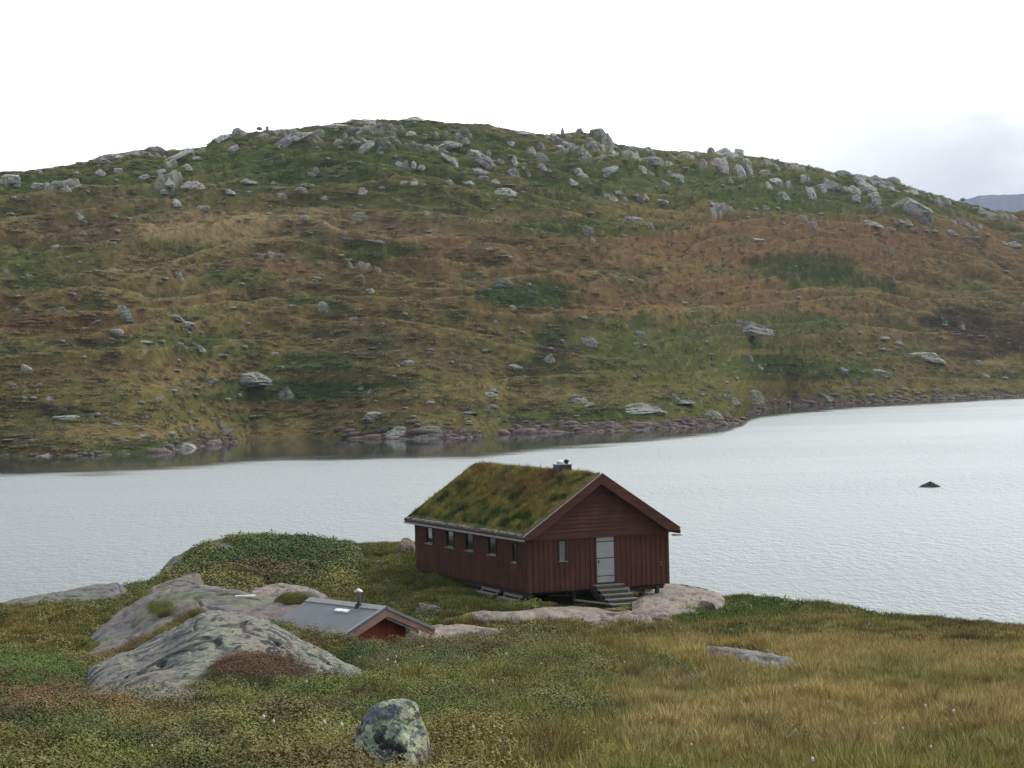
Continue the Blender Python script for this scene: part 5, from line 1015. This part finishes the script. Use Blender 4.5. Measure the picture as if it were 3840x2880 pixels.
# ---------------------------------------------------------------- light and sky
SAZ=math.radians(50); SEL=math.radians(36)       # sun behind thin cloud, right of the view
wd=bpy.data.worlds.new('World'); scene.world=wd; wd.use_nodes=True; nt=wd.node_tree; b=NB(nt); bg=nt.nodes['Background']
sky=b.n('ShaderNodeTexSky'); sky.sky_type='NISHITA'; sky.sun_disc=False; sky.sun_elevation=SEL; sky.sun_rotation=SAZ; sky.altitude=900
gen=b.n('ShaderNodeTexCoord').outputs['Generated']; sx=b.n('ShaderNodeSeparateXYZ'); b.L.new(gen,sx.inputs[0])
dot=b.n('ShaderNodeVectorMath',operation='DOT_PRODUCT'); b.L.new(gen,dot.inputs[0]); dot.inputs[1].default_value=(math.sin(SAZ)*math.cos(SEL),math.cos(SAZ)*math.cos(SEL),math.sin(SEL))
glow=b.ramp(dot.outputs['Value'],.0,1.,0,1)
cl=b.noise(b.mapping(gen,scale=(1,1,2.6)),3.,6,.6); 
zc_=b.math('ABSOLUTE',sx.outputs[2])
# overcast dome: radiance
base=b.math('ADD',b.math('MULTIPLY',b.math('POWER',glow,2.0),2.0),b.ramp(sx.outputs[1],-.6,.7,.48,.85))
base=b.math('MULTIPLY',base,b.ramp(cl,.3,.7,.86,1.12))
hor=b.ramp(sx.outputs[2],.30,.10,1.,1.45)         # brighter band of cloud over the hill
base=b.math('MULTIPLY',base,hor)
c=b.mixc(b.ramp(glow,.1,.8),(.90,.97,1.06),(1.,.995,.96))
sc2=b.n('ShaderNodeVectorMath',operation='SCALE'); b.L.new(c,sc2.inputs[0]); b.L.new(base,sc2.inputs['Scale'])
# blue grey bank low on the right
az=b.math('ARCTAN2',sx.outputs[0],sx.outputs[1]); cn2=b.noise(b.mapping(gen,scale=(1,1,2.2),loc=(3,1,0)),9.,6,.6)
m1=b.math('MULTIPLY',b.ramp(b.math('ADD',az,b.math('MULTIPLY',cn2,.16)),.165,.29),b.ramp(b.math('ADD',sx.outputs[2],b.math('MULTIPLY',cn2,.08)),.155,.105))
mA=b.math('MULTIPLY',b.ramp(b.math('ADD',az,b.math('MULTIPLY',cn2,.10)),.09,.17),b.ramp(b.math('ADD',sx.outputs[2],b.math('MULTIPLY',cn2,.05)),.21,.17))
c2=b.mixc(mA,sc2.outputs[0],(1.06,1.06,1.08)); c3=b.mixc(m1,c2,(.54,.57,.655))
fin=b.mixc(.93,(0,0,0),c3); nsc=b.n('ShaderNodeVectorMath',operation='SCALE'); b.L.new(sky.outputs[0],nsc.inputs[0]); nsc.inputs['Scale'].default_value=.006
ad=b.n('ShaderNodeVectorMath',operation='ADD'); b.L.new(fin,ad.inputs[0]); b.L.new(nsc.outputs[0],ad.inputs[1])
b.L.new(ad.outputs[0],bg.inputs['Color']); bg.inputs['Strength'].default_value=1.
sl_=bpy.data.lights.new('sun','SUN'); sl_.energy=1.3; sl_.angle=math.radians(12); sl_.color=(1,.96,.9); so=bpy.data.objects.new('sun',sl_); COL.objects.link(so)
so.rotation_euler=Vector((-math.sin(SAZ)*math.cos(SEL),-math.cos(SAZ)*math.cos(SEL),-math.sin(SEL))).to_track_quat('-Z','Y').to_euler()
hz0=MB().box(-2600,2600,-30,6100,-20,420).build('haze',None)
hm=bpy.data.materials.new('thin mountain haze'); hm.use_nodes=True; hn=hm.node_tree; hn.nodes.remove(hn.nodes['Principled BSDF']); pv=hn.nodes.new('ShaderNodeVolumePrincipled'); pv.inputs['Color'].default_value=(.80,.88,1.,1); pv.inputs['Density'].default_value=.00006; pv.inputs['Anisotropy'].default_value=.3
hn.links.new(pv.outputs[0],hn.nodes['Material Output'].inputs['Volume']); hz0.data.materials.append(hm); hz0['kind']='stuff'; hz0['label']='thin pale haze in the air over the lake'
vs=scene.view_settings; vs.view_transform='Standard'; vs.look='None'; vs.exposure=.12; vs.gamma=1
scene.cycles.max_bounces=5; scene.cycles.volume_bounces=1; scene.cycles.diffuse_bounces=2; scene.cycles.glossy_bounces=2; scene.cycles.caustics_reflective=False; scene.cycles.caustics_refractive=False
